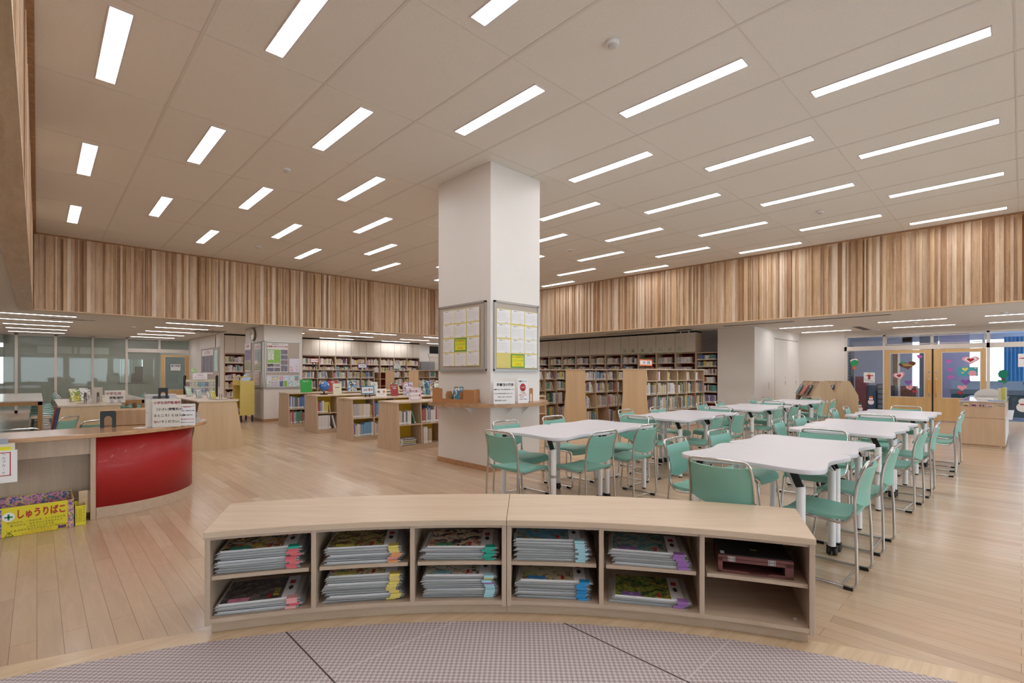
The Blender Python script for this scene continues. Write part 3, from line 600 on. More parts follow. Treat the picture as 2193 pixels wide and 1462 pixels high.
# shelf: two three-bay units
ANG = [64.05 - 6.56 * i for i in range(7)]; GAP = .012
maplef = wood('maple_laminate_near', '#b9a08a', '#c9b29c', 'X', rough=.4, grain=1.4, fine=90, turn=R(45.7)); mapleN = wood('maple_laminate_near_top', '#c8ae94', '#d5bea5', 'X', rough=.35, fine=60, turn=R(45.7))
maplefz = wood('maple_laminate_near_upright', '#b9a08a', '#c9b29c', 'Z', rough=.4, grain=1.4, fine=90)
ZT = .545
def curved_unit(i0, i1, lab):
    a0, a1 = ANG[i0] - GAP * (i0 > 0), ANG[i1] + GAP * (i1 < 6); am = (a0 + a1) / 2; ox, oy = pol(4.55, am); t = thing('low_shelf', lab, 'shelf', (ox, oy, 0))
    def P(pts): return [(x - ox, y - oy) for x, y in pts]
    def seg(r0, r1, b0, b1, n=12): return P(arc(r0, b0, b1, n) + list(reversed(arc(r1, b0, b1, n))))
    e = .04
    MB().prism(seg(4.505, 5.09, a0 - .0, a1 + .0, 24), ZT - .032, ZT).build('top', mapleN, t, bevel=.003)
    MB().prism(seg(4.57, 5.02, a0 - (.3 if i0 == 0 else 0), a1 + (.3 if i1 == 6 else 0), 20), 0.007, .07).build('plinth', maplef, t)
    MB().prism(seg(4.53, 5.07, a0 - .02, a1 + .02, 20), .07, .092).build('bottom', maplef, t)
    MB().prism(seg(5.045, 5.07, a0 - .3, a1 + .3, 20), .092, ZT - .032).build('back_panel', maplef, t)
    MB().prism(seg(4.535, 4.55, a0 - .3, a1 + .3, 20), ZT - .052, ZT - .032).build('rail', maplef, t)
    for j in range(i0, i1 + 1):
        a = a0 if j == i0 else (a1 if j == i1 else ANG[j]); nm = 'side_panel' if j in (i0, i1) else 'divider'; wd = .0125
        c, s = math.cos(R(a)), math.sin(R(a)); sh = -wd - .0005 if j == i0 else (wd + .0005 if j == i1 else 0)   # keep inside the unit
        def Q(r, o): x, y = pol(r, a); return (x - s * o - ox, y + c * o - oy)
        MB().prism([Q(4.528, sh - wd), Q(5.07, sh - wd), Q(5.07, sh + wd), Q(4.528, sh + wd)], .06 if j in (i0, i1) else .092, ZT - .032).build(nm, maplefz, t, bevel=.0015)
    for j in range(i0, i1):
        MB().prism(seg(4.55, 5.04, ANG[j] - .34, ANG[j + 1] + .34, 8), .282, .302).build('shelf_board', maplef, t)
    return t
curved_unit(0, 3, 'left half of the curved low shelf at the front, three bays')
curved_unit(3, 6, 'right half of the curved low shelf at the front, one bay empty')
for j, z in ((5, .093),):
    t = thing('shelf_pin', 'tiny white shelf plug inside the empty lower right cubbyhole', 'shelf plug', (*pol(4.62, ANG[6] + .9), .092)); MB().cyl(0, 0, 0, .004, .009).build('plug', white, t)
# ---- packets of story cards in clear sleeves
clearm = glass('clear_sleeve', (.86, .86, .87), haze_mix=.30)
def sleeve_mat():
    m = mat('clouded_plastic_sleeve', '#c3bfbe', .25, var=.08, scale=20, coat=.4); return m
sleeve = sleeve_mat(); cardw = mat('white_story_card', '#e8e6ea', .5, var=.02); edgec = mat('grey_card_edge', '#9e9a9b', .6)
hole = mat('dark_hand_hole', '#3d3a2e', .7); redlab = mat('red_title_strip', '#b32a30', .6)
arts = [printed('cover_dark_green_red', '#c9c2b4', ['#3f4a36', '#a3563c', '#20241f', '#c9a23a'], (14, 14, 14)), printed('cover_yellow_brown', '#b9ae74', ['#5c4630', '#2d2a22', '#a3a052', '#8b5a3a'], (14, 14, 14)),
        printed('cover_cream_faces', '#d9cdb4', ['#c98f6e', '#6a5a68', '#e0b49a', '#3a3230'], (12, 12, 12)), printed('cover_blue_sky', '#7fa4b4', ['#4f88a4', '#b7b463', '#8c6a4a', '#5b98b6'], (10, 10, 10)),
        printed('cover_grey_river', '#8d9a94', ['#5e6e64', '#4c5a58', '#a39a80', '#467f8a'], (14, 14, 14)), printed('cover_night_slate', '#4f4a4a', ['#3a3b40', '#6b5a50', '#2a2a2d', '#7c7068'], (14, 14, 14)),
        printed('cover_cream_insects', '#d8cfae', ['#7ba0a8', '#7a8a52', '#cfc07c', '#a8583e'], (14, 14, 14), .6), printed('cover_pale_dots', '#cfc9b8', ['#7d8c66', '#5c6a78', '#a85a48', '#b9ae90'], (16, 16, 16), .6),
        printed('cover_sand_green', '#bfae90', ['#8a9a5a', '#a8956e', '#6e5a44', '#c4b697'], (9, 9, 9), .58), printed('cover_jungle_green', '#8a9a46', ['#4e6a2c', '#b5a24a', '#7a5a34', '#2f4a26'], (16, 16, 16))]
def packet_proto(name):
    """closed sleeve seen from its open short side: local x to the right, y into the shelf, origin front centre"""
    return
PW, PD, PT = .405, .31, .0108
pk_slab = MB().box(-PW / 2, PW / 2, 0, PD, .0, PT * .55).mesh('sleeve', [sleeve])
pk_card = MB().box(-PW / 2 + .012, PW / 2 - .03, .006, PD - .01, PT * .55, PT).mesh('story_cards', [cardw])
lip = MB().box(-PW / 2 - .006, PW / 2 + .006, -.010, .0, 0.0005, .0018).box(PW / 2, PW / 2 + .01, 0, PD, .0005, .0018).mesh('sleeve_edge', [clearm])
tabmesh = {}
def tabm(col):
    if col not in tabmesh:
        tabmesh[col] = MB().box(PW / 2 - .066, PW / 2 - .012, -.0125, -.011, -.001, PT + .0006).box(PW / 2 - .066, PW / 2 - .012, -.0125, .03, PT + .0002, PT + .0012).mesh('colour_tab', [mat('tab_' + col, col, .45, var=.02)])
    return tabmesh[col]
def link(name, me, par, loc=(0, 0, 0), rot=(0, 0, 0)):
    o = bpy.data.objects.new(name, me); COL.objects.link(o); o.parent = par; o.location = loc; o.rotation_euler = rot; return o
# (bay, level, count, tabs, art, label colour, bay name)
BAYN = ['far left bay', 'second bay', 'third bay', 'fourth bay', 'fifth bay']
CN = {'#2aa58c': 'green', '#d9606a': 'red', '#e6a3a3': 'pink', '#e2cf6a': 'yellow', '#e39a66': 'orange', '#a9d3dd': 'pale blue', '#2f8fcb': 'blue', '#a06fb4': 'purple', '#e2c77c': 'straw', '#e06f74': 'coral'}
stacks = [(0, 1, 9, ['#2aa58c', '#d9606a', '#e06f74', '#e06f74', '#d9606a', '#e06f74', '#e06f74', '#d9606a', '#e06f74'], 0, '#3f9c82', 1), (1, 1, 7, ['#e2cf6a', '#e2cf6a', '#e2c77c', '#e39a66', '#e39a66', '#e6a3a3', '#e39a66'], 1, '#c9bb55', 2),
          (2, 1, 6, ['#2aa58c'] * 6, 2, '#4a9a70', 3), (3, 1, 9, ['#a9d3dd'] * 9, 3, None, 4), (4, 1, 6, ['#a06fb4'] * 6, 4, '#8e63a6', 5),
          (0, 0, 4, ['#e6a3a3', '#e6a3a3', '#d9606a', '#e6a3a3'], 5, '#d9879f', 6), (1, 0, 11, ['#e2cf6a', '#e2c77c', '#e2c77c', '#e2cf6a', '#e2cf6a', '#e2c77c', '#e2cf6a', '#e2c77c', '#e2cf6a', '#e2cf6a', '#e2cf6a'], 6, '#cdbd54', 7),
          (2, 0, 10, ['#a9d3dd', '#e2cf6a', '#a9d3dd', '#a06fb4', '#a9d3dd', '#a9d3dd', '#a9d3dd', '#a9d3dd', '#a9d3dd', '#a9d3dd'], 7, '#86b9c8', 8), (3, 0, 8, ['#2f8fcb'] * 8, 8, '#3a7fc0', 9), (4, 0, 3, ['#a06fb4'] * 3, 9, '#7d54a0', 10)]
rp_ = random.Random(11)
kana = ['ア', 'エ', 'う', 'い', 'り', 'カ', 'エ', 'ちい', 'ケ', 'り']
title = ['どんぐり', 'あり', 'かお', 'そら', 'かわ', '稲むら', 'マン', 'あそび', 'はと', 'やさい']
for bay, lv, n, tabs, art, lc, si in stacks:
    am = (ANG[bay] + ANG[bay + 1]) / 2; z0 = .3025 if lv else .0925; levn = 'upper' if lv else 'lower'
    for i in range(n):                                  # i = 0 is the top one
        k = n - 1 - i; z = z0 + k * (PT + .0022); fx = rp_.uniform(-.016, .016) + .001 * (n / 2 - k) * .2; out = rp_.uniform(0, .02)
        x, y = pol(4.575 - out * .9, am + .1 + R(0)); rz = R(am - 90) + rp_.uniform(-.02, .02)
        c, s = math.cos(R(am - 90)), math.sin(R(am - 90)); x += c * (fx); y += s * (fx)
        place = 'topmost of pile' if i == 0 else ('lowest of pile' if i == n - 1 else '%s from top of pile' % ORD[i])
        t = thing('story_card_packet', 'story card packet, %s tab, %s, %s, %s shelf' % (CN[tabs[i]], place, BAYN[bay], levn), 'card packet', (x, y, z + .0017), rz, 'story card packets in the curved shelf')
        link('sleeve', pk_slab, t); link('story_cards', pk_card, t); link('sleeve_edge', lip, t); link('colour_tab', tabm(tabs[i]), t)
        if i == 0:
            a = MB().box(-PW / 2 + .014, PW / 2 - .095, .014, PD - .014, PT, PT + .0006).build('cover_art', arts[art], t)
            st = MB().box(PW / 2 - .092, PW / 2 - .034, .012, PD - .012, PT, PT + .0008).build('white_strip', cardw, t)
            MB().prism([(PW / 2 - .063 + .012 * math.cos(q), .135 + .028 * math.sin(q)) for q in [j * math.pi / 10 for j in range(20)]], PT + .0008, PT + .0014).build('hand_hole', hole, t)
            MB().box(PW / 2 - .078, PW / 2 - .05, .19, .235, PT + .0008, PT + .0014).build('red_mark', redlab, t)
            rl = MB().box(PW / 2 - .168, PW / 2 - .150, .024, .075, PT + .0006, PT + .0012).build('title_strip', redlab, t)
            text(title[si - 1], .034, ink_br if si in (1, 3, 7) else (mat('yellow_ink', '#d9c23c', .6) if si in (6,) else ink_k), t, Matrix.Translation((PW / 2 - .125, .10, PT + .0009)) @ Matrix.Rotation(R(90), 4, 'Z'), bold=.001)
            if lc:
                lb = MB().box(-PW / 2 + .05, -PW / 2 + .15, .018, .058, PT + .0006, PT + .0013).build('name_label', mat('label_' + lc, lc, .5), t)
                text(kana[si - 1], .026, mat('pale_ink', '#c9c6d8', .6) if si in (5, 10) else ink_b, lb, Matrix.Translation((-PW / 2 + .1, .038, PT + .0016)))
# ---- wooden card-theatre box lying in the top right bay
am = (ANG[5] + ANG[6]) / 2; x, y = pol(4.575, am)
t = thing('card_theatre', 'folded brown wooden story card theatre in the top right bay of the curved shelf', 'card theatre', (x, y, .3028), R(am - 90))
redwood = wood('red_brown_stained_wood', '#5d3230', '#7d4a44', 'X', rough=.5, grain=2)
W = .355
b = MB(); b.box(-W / 2, -W / 2 + .022, 0, .3, 0, .075).box(W / 2 - .04, W / 2, 0, .3, 0, .075)
b.prism([(-W / 2, 0), (W / 2, 0), (W / 2, .016), (.07, .016), (.055, .008), (-.025, .008), (-.04, .016), (-W / 2, .016)], 0, .018, axis='Y').box(-W / 2, W / 2, 0, .03, .058, .075).box(-W / 2 + .02, W / 2 - .02, .26, .3, .0, .075); b.box(-W / 2 + .02, W / 2 - .02, .03, .26, .0, .004)
b.build('body', redwood, t, bevel=.0015)
MB().box(-W / 2, W / 2, 0, .3, .0765, .093).build('lid', redwood, t, bevel=.0015)
MB().box(-W / 2 + .004, W / 2 - .004, .006, .294, .0932, .098).build('lid_panel', mat('near_black_board', '#191313', .6), t)
for hx in (-W / 2 + .065, W / 2 - .1):
    h = MB().box(hx - .018, hx + .018, -.002, 0, .063, .0755).box(hx - .018, hx + .018, -.002, 0, .0775, .089).build('hinge', alu, t)
    sc = MB()
    for dx in (-.012, .012):
        for dz in (.069, .083): sc.box(hx + dx - .002, hx + dx + .002, -.003, -.002, dz - .002, dz + .002)
    sc.build('screw', blackm, h)
MB().box(-.01, .02, .1, .11, .098, .102).build('brass_clasp', mat('brass', '#8a7434', .4, .8), t)
MB().box(-W / 2 + .012, -W / 2 + .032, .01, .05, .098, .0985).build('label', cardw, t)
# ---- circulation desk at left
t = thing('circulation_desk', 'round ended library desk with red curved front and oak top', 'desk', (.4, 6.3, 0)); ox, oy = .4, 6.3
def O(p): return [(a - ox, b - oy) for a, b in p]
ZD = .80
def bez(pts, n=8):
    """smooth closed-free curve through points"""
    out = []
    for i in range(len(pts) - 1):
        p0 = pts[max(i - 1, 0)]; p1 = pts[i]; p2 = pts[i + 1]; p3 = pts[min(i + 2, len(pts) - 1)]
        for k in range(n):
            u = k / n; out.append(tuple(.5 * (2 * p1[d] + (p2[d] - p0[d]) * u + (2 * p0[d] - 5 * p1[d] + 4 * p2[d] - p3[d]) * u * u + (3 * p1[d] - p0[d] - 3 * p2[d] + p3[d]) * u ** 3) for d in (0, 1)))
    out.append(pts[-1]); return out
front = bez([(-3.2, 5.82), (-1.5, 5.80), (-.3, 5.79), (.36, 5.79), (.80, 5.91), (1.16, 6.14), (1.40, 6.5), (1.42, 6.95), (1.22, 7.32)])
topo = front + bez([(1.22, 7.32), (.95, 7.42), (.75, 7.2), (.6, 6.75), (.35, 6.5), (-.3, 6.46), (-3.2, 6.46)])
oak = wood('oiled_oak_counter', '#a67c58', '#cda27c', 'X', rough=.22, coat=.5, grain=2.2, stretch=8)
MB().prism(O(topo), ZD - .038, ZD).build('counter_top', oak, t, bevel=.004)
fa = [(.39, 5.915), (.62, 5.93), (.85, 6.01), (1.06, 6.16), (1.22, 6.40), (1.29, 6.7), (1.26, 7.0), (1.15, 7.2)]
fo = bez(fa, 8); fi = [(a - .03 * 0 - .04, b + .04) for a, b in fo]
redp = mat('red_laminate', '#a8181a', .5, var=.02, coat=.1)
MB().prism(O(fo + list(reversed(fi))), .105, ZD - .038, smooth=False).build('red_front', redp, t)
for p in t.children[-1].data.polygons: p.use_smooth = abs(p.normal.z) < .5
fo2 = [(a + .004, b - .004) for a, b in fo]
MB().prism(O(fo2 + list(reversed(fi))), 0.001, .105).build('plinth', maplef, t)
bx('end_panel', maplefz, t, .35 - ox, .388 - ox, 5.905 - oy, 6.46 - oy, 0.001, ZD - .038)
bx('apron', maplefz, t, -3.2 - ox, .35 - ox, 5.93 - oy, 5.955 - oy, .605, ZD - .038)
bx('back_panel', maplefz, t, -3.2 - ox, .35 - ox, 6.16 - oy, 6.19 - oy, .17, .605)
bx('kick_panel', maplef, t, -3.2 - ox, .35 - ox, 6.12 - oy, 6.15 - oy, .001, .17)
bx('bracket', orange if False else maplefz, t, .29 - ox, .35 - ox, 5.93 - oy, 5.99 - oy, .07, .27)
tr_ = tag(MB().box(-.03, .03, -.001, .012, 0, .2).build('door_stop', mapleX, loc=(.30, 5.90, .08)), 'small pale wood block on the desk beside the yellow boxes', 'wood block')
tr_.hide_render = False
# riser box with black bookends
t = thing('book_riser', 'low maple box standing on the oak counter behind the signs', 'box', (.72, 6.55, ZD))
MB().prism([(-.26, -.02), (.1, -.14), (.34, -.05), (.34, .25), (-.20, .22)], 0.001, .16).build('body', wood('warm_maple_riser', '#a9825c', '#bf9a74', 'Z'), t, bevel=.006)
def bookend(name, label, loc, rz, m, hh=.15, ww=.105):
    t = thing(name, label, 'bookend', loc, rz)
    n = 10; W_ = ww / 2; r = .018; g = ww * .24
    pts = [(-W_, 0), (-W_, hh - r)] + [(-W_ + r - r * math.cos(a), hh - r + r * math.sin(a)) for a in [math.pi / 2 * k / 4 for k in range(1, 5)]] + [(W_ - r + r * math.sin(a), hh - r + r * math.cos(a)) for a in [math.pi / 2 * k / 4 for k in range(0, 5)]] + [(W_, 0)]
    pts += [(g, 0), (g, hh * .5)] + [(g * math.cos(a), hh * .5 + g * math.sin(a) * 1.1) for a in [math.pi * k / n for k in range(1, n)]] + [(-g, hh * .5), (-g, 0)]
    MB().prism(pts, 0, .0025, axis='Y').build('plate', m, t); MB().box(-W_, -g, 0, .1, 0.0005, .0025).box(g, W_, 0, .1, 0.0005, .0025).build('foot', m, t)
    return t
bookend('bookend', 'black arched bookend standing on the counter before the maple box', (.51, 6.34, ZD), R(-8), blackm, .165, .125)
tag(MB().box(-.14, .14, -.09, .09, 0, .23).build('card_box', mat('grey_card_box', '#b8b2aa', .6), loc=(1.30, 8.58, .72), bevel=.003), 'pale grey box on the work table behind the desk', 'box')
bookend('bookend', 'black arched bookend on the grey box, seen above the desk signs', (1.30, 8.56, .951), R(-5), blackm, .18, .115)
# ================================================================ READING TABLES AND CHAIRS
def table_outline(w, d):
    """half table: x across (front wavy edge at x=0, seam at x=d), y along w"""
    P = []; hw = w / 2
    def wav(a, b, dip, n=14):      # concave dip between two points, dip along the left normal
        ax, ay = a; bx_, by = b; L_ = math.hypot(bx_ - ax, by - ay); nx, ny = -(by - ay) / L_, (bx_ - ax) / L_; out = []
        for i in range(n + 1):
            u = i / n; s = (math.sin(math.pi * u)) ** 2; out.append((ax + (bx_ - ax) * u + nx * dip * s, ay + (by - ay) * u + ny * dip * s))
        return out
    r = .13
    def cor(cx, cy, a0, rr=r, n=8): return [(cx + rr * math.cos(R(a0 + 90 * i / n)), cy + rr * math.sin(R(a0 + 90 * i / n))) for i in range(n + 1)]
    # counter-clockwise, starting on the front edge going to -y
    P += wav((0, hw - r), (0, -hw + r), .045)[1:-1]
    P += cor(r, -hw + r, 180)
    P += wav((r, -hw), (d - .10, -hw), .05)[1:-1]
    P += cor(d - .10, -hw + .10, 270, .10, 6)
    P += cor(d - .10, hw - .10, 0, .10, 6)
    P += wav((d - .10, hw), (r, hw), .05)[1:-1]
    P += cor(r, hw - r, 90)
    return P
TH = .75; TD, TW = .885, .94
def make_table():
    t = thing('reading_table', 'x', 'table', group='white wavy flip-top reading tables')
    MB().prism(table_outline(TW, TD), TH - .03, TH, smooth=True).build('table_top', mat('white_laminate_top', '#dad8df', .32, var=.012, scale=3), t, bevel=.002)
    fr = mat('light_grey_steel', '#c9c8c9', .4, var=.01)
    MB().box(.07, TD - .05, -.30, -.27, TH - .07, TH - .03).box(.07, TD - .05, .27, .30, TH - .07, TH - .03).box(.36, .40, -.30, .30, TH - .075, TH - .04).build('under_frame', fr, t)
    for sx in (0, 1):
        for s in (-1, 1):
            x = .085 if sx == 0 else TD - .062; y = s * (TW / 2 - .125)
            l = MB(); zb = .07 if sx else .015
            l.cyl(x, y, zb, TH - .12, .026, 14)
            # gusset that spreads inwards under the top
            yi = y - s * .05
            l.prism([(y - s * .026, TH - .17), (y + s * .02, TH - .14), (y + s * .02, TH - .13), (yi, TH - .035), (yi - s * .03, TH - .035), (yi - s * .028, TH - .055)], x - .009, x + .009, axis='X')
            lo = l.build('leg', white, t); so = -1 if sx == 0 else 1
            MB().prism([(yi - s * .012, TH - .031), (yi + s * .035, TH - .031), (y + s * .022, TH - .118), (y - s * .020, TH - .128), (y - s * .034, TH - .10)], x + so * .0095, x + so * .026, axis='X').build('tilt_hinge', black, lo)
            if sx:
                c = MB(); c.lathe([(.032, -.012), (.034, 0), (.032, .012)], (x + .012, y + .02, .034), n=18, axis='Y'); c.lathe([(.032, -.012), (.034, 0), (.032, .012)], (x + .012, y - .02, .034), n=18, axis='Y')
                c.cyl(x, y, .05, .075, .014, 10).box(x - .01, x + .035, y - .034, y + .034, .058, .07)
                c.build('caster', black, lo)
            else: MB().cyl(x, y, 0.001, .02, .022, 14).build('foot', black, lo); MB().cyl(x, y, .36, .385, .0268, 14).build('sticker', alu, lo)
    return t
def make_chair(name='chair', leather=mint, grp='mint chairs around the white tables'):
    t = thing(name, 'x', 'chair', group=grp)
    # local +y is where the sitter looks; feet at z = 0
    frame = MB(); r = .0095
    pr = [(.195, .016), (.195, .016)]
    for s in (-1, 1):
        P = [(s * .222, .23, .016), (s * .222, -.20, .016), (s * .216, -.195, .30), (s * .208, -.182, .54), (s * .205, -.20, .68), (s * .196, -.245, .80)]
        path = fillet([P[0], P[1], P[2], P[3], P[4], P[5], (0, -.252, .803)], .045, 5)
        frame.tube(path, r, 8)
        path = fillet([(s * .222, .20, .016), (s * .222, .265, .016), (s * .214, .24, .20), (s * .205, .215, .42), (s * .2, .11, .425), (s * .2, -.12, .405), (s * .204, -.165, .44), (s * .207, -.184, .50)], .05, 5)
        frame.tube(path, r, 8)
    frame.tube([(-.2, .1, .418), (.2, .1, .418)], .007, 6).tube([(-.2, -.08, .408), (.2, -.08, .408)], .007, 6).tube([(-.222, -.12, .022), (.222, -.12, .022)], .006, 6)
    frame.build('frame', chrome, t)
    rows = []
    n = 10
    prof = [(.243, .398), (.236, .425), (.208, .442), (.14, .446), (.05, .44), (-.04, .432), (-.13, .437), (-.165, .452)]
    def surf(off): return [[(x * (1 - .06 * (abs(y) > .3)), y, z + off + .010 * (abs(x) / .2) ** 2) for x in [(-.2 + .4 * k / n) for k in range(n + 1)]] for y, z in prof]
    s_ = MB(); a = surf(.0); b = surf(-.022); s_.grid(a); s_.grid([list(reversed(q)) for q in b])
    for k in (0, n):
        s_.grid([[q[k] for q in (a if k else b)], [q[k] for q in (b if k else a)]], sm=False)
    s_.grid([b[0], a[0]], sm=False); s_.grid([a[-1], b[-1]], sm=False)
    s_.build('seat', leather, t)
    # backrest: padded shell wrapped between the uprights, lower edge bowed
    b_ = MB(); F = []; Bk = []
    for j in range(9):
        u = j / 8; fr_ = []; bk = []
        for k in range(13):
            x = -.2 + .4 * k / 12; q = (x / .2) ** 2; ztop = .765 - .012 * (1 - q); zbot = .50 + .045 * q; z = zbot + (ztop - zbot) * u
            yb = (-.184 if z < .6 else -.184 - (z - .6) * .24) ; y = yb - .028 * (1 - q) + .004
            th = .011 * (1 - .5 * q)
            fr_.append((x, y + th, z)); bk.append((x, y - th, z))
        F.append(fr_); Bk.append(bk)
    b_.grid([list(reversed(q)) for q in F]); b_.grid(Bk)
    b_.grid([F[0], Bk[0]], sm=False); b_.grid([Bk[-1], F[-1]], sm=False); b_.grid([[q[0] for q in Bk], [q[0] for q in F]], sm=False); b_.grid([[q[-1] for q in F], [q[-1] for q in Bk]], sm=False)
    b_.build('backrest', leather, t)
    for s in (-1, 1):
        for y in (-.16, .20): MB().box(s * .222 - .011, s * .222 + .011, y - .02, y + .03, 0, .022).build('foot_cap', black, t)
    return t
tp_ = make_table(); cp_ = make_chair(); tused = False; cused = False
def put_table(x, y, rz, lab):
    global tused
    o = dup(tp_) if tused else tp_; tused = True; o.location = (x, y, 0); o.rotation_euler = (0, 0, rz); o['label'] = lab; return o
def put_chair(x, y, rz, lab, grp=None):
    global cused
    o = dup(cp_) if cused else cp_; cused = True; o.location = (x, y, 0); o.rotation_euler = (0, 0, rz); o['label'] = lab
    if grp: o['group'] = grp
    return o
rc = random.Random(5)
ROWS = {'right': (1.325, [(3.43, 'nearest'), (5.88, 'middle'), (8.38, 'far')]), 'left': (3.42, [(3.43, 'nearest'), (5.92, 'second'), (8.37, 'third'), (10.82, 'farthest')])}
for row, (yc, lst) in ROWS.items():
    for i, (x0, nm) in enumerate(lst):
        put_table(x0, yc, 0, 'white wavy topped table, near half of the %s pair, %s row' % (nm, row))
        put_table(x0 + 2 * TD + .004, yc, R(180), 'white wavy topped table, far half of the %s pair, %s row' % (nm, row))
        ya, yb = yc - .62 - .0, yc + .62
        # chairs on the camera's right (they face +y) and on the left (they face -y)
        for k, dx in enumerate((.435, 1.275)):
            jx = rc.uniform(-.015, .012); jy = rc.uniform(-.03, .02); jr = rc.uniform(-3, 3)
            if row == 'right' and i == 0: jx, jy, jr = ((0.0, .0, 0), (.0, .0, 0))[k]
            yy = yc - .425 + jy if not (row == 'right') else yc - .42 + jy
            if row == 'right' and i == 2: yy -= .08
            put_chair(x0 + dx + jx, yy, R(jr), 'mint chair, window side of the %s %s table pair, %s of two' % (nm, row, ('nearer', 'farther')[k]))
            jx = rc.uniform(-.02, .0); jy = rc.uniform(.0, .04); jr = rc.uniform(-3, 3)
            put_chair(x0 + dx + jx + .02, yc + .44 + jy, R(180 + jr), 'mint chair, shelf side of the %s %s table pair, %s of two' % (nm, row, ('nearer', 'farther')[k]))
        put_chair(x0 - .068, yc + (.02 if row == 'right' else .0), R(-90 + rc.uniform(-1, 1)), 'mint chair at the near end of the %s %s table pair, back to the camera' % (nm, row))
        if not (row == 'left' and i == 3): put_chair(x0 + 2 * TD + .074, yc + .02, R(90 + rc.uniform(-1, 1)), 'mint chair at the far end of the %s %s table pair, facing the camera' % (nm, row))
        else: put_chair(x0 + 2 * TD + .08, yc - .03, R(92), 'mint chair at the far end of the farthest left pair, before the display shelves')
# ---- left reading area: long wooden tables with chairs
lam = mat('pale_ash_laminate', '#cdbfb0', .25, var=.04, coat=.3)
legw = wood('amber_beech_leg', '#a77a48', '#bb8e58', 'Z', rough=.45)
legx = wood('amber_beech_rail', '#a77a48', '#bb8e58', 'Y', rough=.45)
def long_table(x0, x1, y0, y1, lab):
    t = thing('long_table', lab, 'table', ((x0 + x1) / 2, (y0 + y1) / 2, 0)); hx, hy = (x1 - x0) / 2, (y1 - y0) / 2
    bx('table_top', lam, t, -hx, hx, -hy, hy, .728, .75, .002)
    MB().box(-hx + .01, hx - .01, -hy + .01, -hy + .035, .655, .728).box(-hx + .01, hx - .01, hy - .035, hy - .01, .655, .728).box(-hx + .01, -hx + .035, -hy + .035, hy - .035, .655, .728).box(hx - .035, hx - .01, -hy + .035, hy - .035, .655, .728).build('apron', legx, t)
    for sx in (-1, 1):
        for sy in (-1, 1): MB().box(sx * (hx - .045) - .035, sx * (hx - .045) + .035, sy * (hy - .045) - .035, sy * (hy - .045) + .035, 0, .728).build('leg', legw, t)
for i in range(3): long_table(-1.3, .09, 14.45 + 1.81 * i, 16.24 + 1.81 * i, 'long pale topped reading table at far left, %s from the desk' % ORD[i])
for i in range(2): long_table(.95, 1.80, 13.95 + 1.51 * i, 15.44 + 1.51 * i, 'long pale topped reading table behind the left shelf, %s' % ('nearer half', 'farther half')[i])
g2_ = 'mint chairs of the left reading area'
for i in range(6):
    put_chair(.12, 14.85 + .90 * i, R(90), 'mint chair, aisle side of the far left tables, %s from the desk' % ORD[i], g2_)
    put_chair(-1.33, 14.85 + .90 * i, R(-90), 'mint chair, outer side of the far left tables, %s from the desk' % ORD[i], g2_)
for i in range(4): put_chair(1.84, (14.34, 14.99, 15.87, 16.52)[i], R(91), 'mint chair on the aisle side of the tables behind the left shelf, %s' % ORD[i], g2_)
for i in range(2): put_chair(.93, 14.35 + 1.5 * i, R(-90), 'mint chair on the inner side of the tables behind the left shelf, %s' % ORD[i], g2_)
put_chair(-.20, 6.95, R(4), 'mint chair behind the library desk, only its top rail showing', g2_)
put_chair(.08, 8.3, R(62), 'mint chair behind the desk, the left one of two turned sideways', g2_)
put_chair(.38, 7.55, R(35), 'mint chair behind the desk, the right one of two turned sideways', g2_)
# ================================================================ BOOKCASES
BOOKS = []
FX, FY = math.cos(R(46.02)), math.sin(R(46.02))
PAL = [('white', '#e4e1de'), ('cream', '#d9d0b8'), ('pale grey', '#b9b8b8'), ('beige', '#c2ad8a'), ('red', '#a84a45'), ('dark red', '#6f2a2c'), ('orange', '#c47a52'), ('yellow', '#d6c35e'), ('olive green', '#7c8c4a'), ('green', '#4a8a64'),
       ('teal', '#4a8a8c'), ('light blue', '#7aa6c6'), ('blue', '#4a6aa4'), ('navy', '#26304f'), ('purple', '#786894'), ('pink', '#cc8fa0'), ('brown', '#6b4a34'), ('black', '#232326'), ('slate', '#5c6670'), ('mustard', '#ab9250')]
W_MIX = [0] * 16 + [1] * 11 + [2] * 11 + [3] * 6 + [18, 18, 11] + [4, 4, 5, 6, 7, 7, 8, 9, 10, 11, 11, 12, 13, 14, 15, 15, 16, 17, 18, 18, 19]
W_ALL = [0, 0, 0, 0, 0, 0, 0, 1, 1, 1, 1, 1, 2, 2, 2, 2, 3, 3, 4, 4, 5, 6, 7, 8, 9, 10, 11, 12, 13, 14, 15, 16, 17, 18, 19]
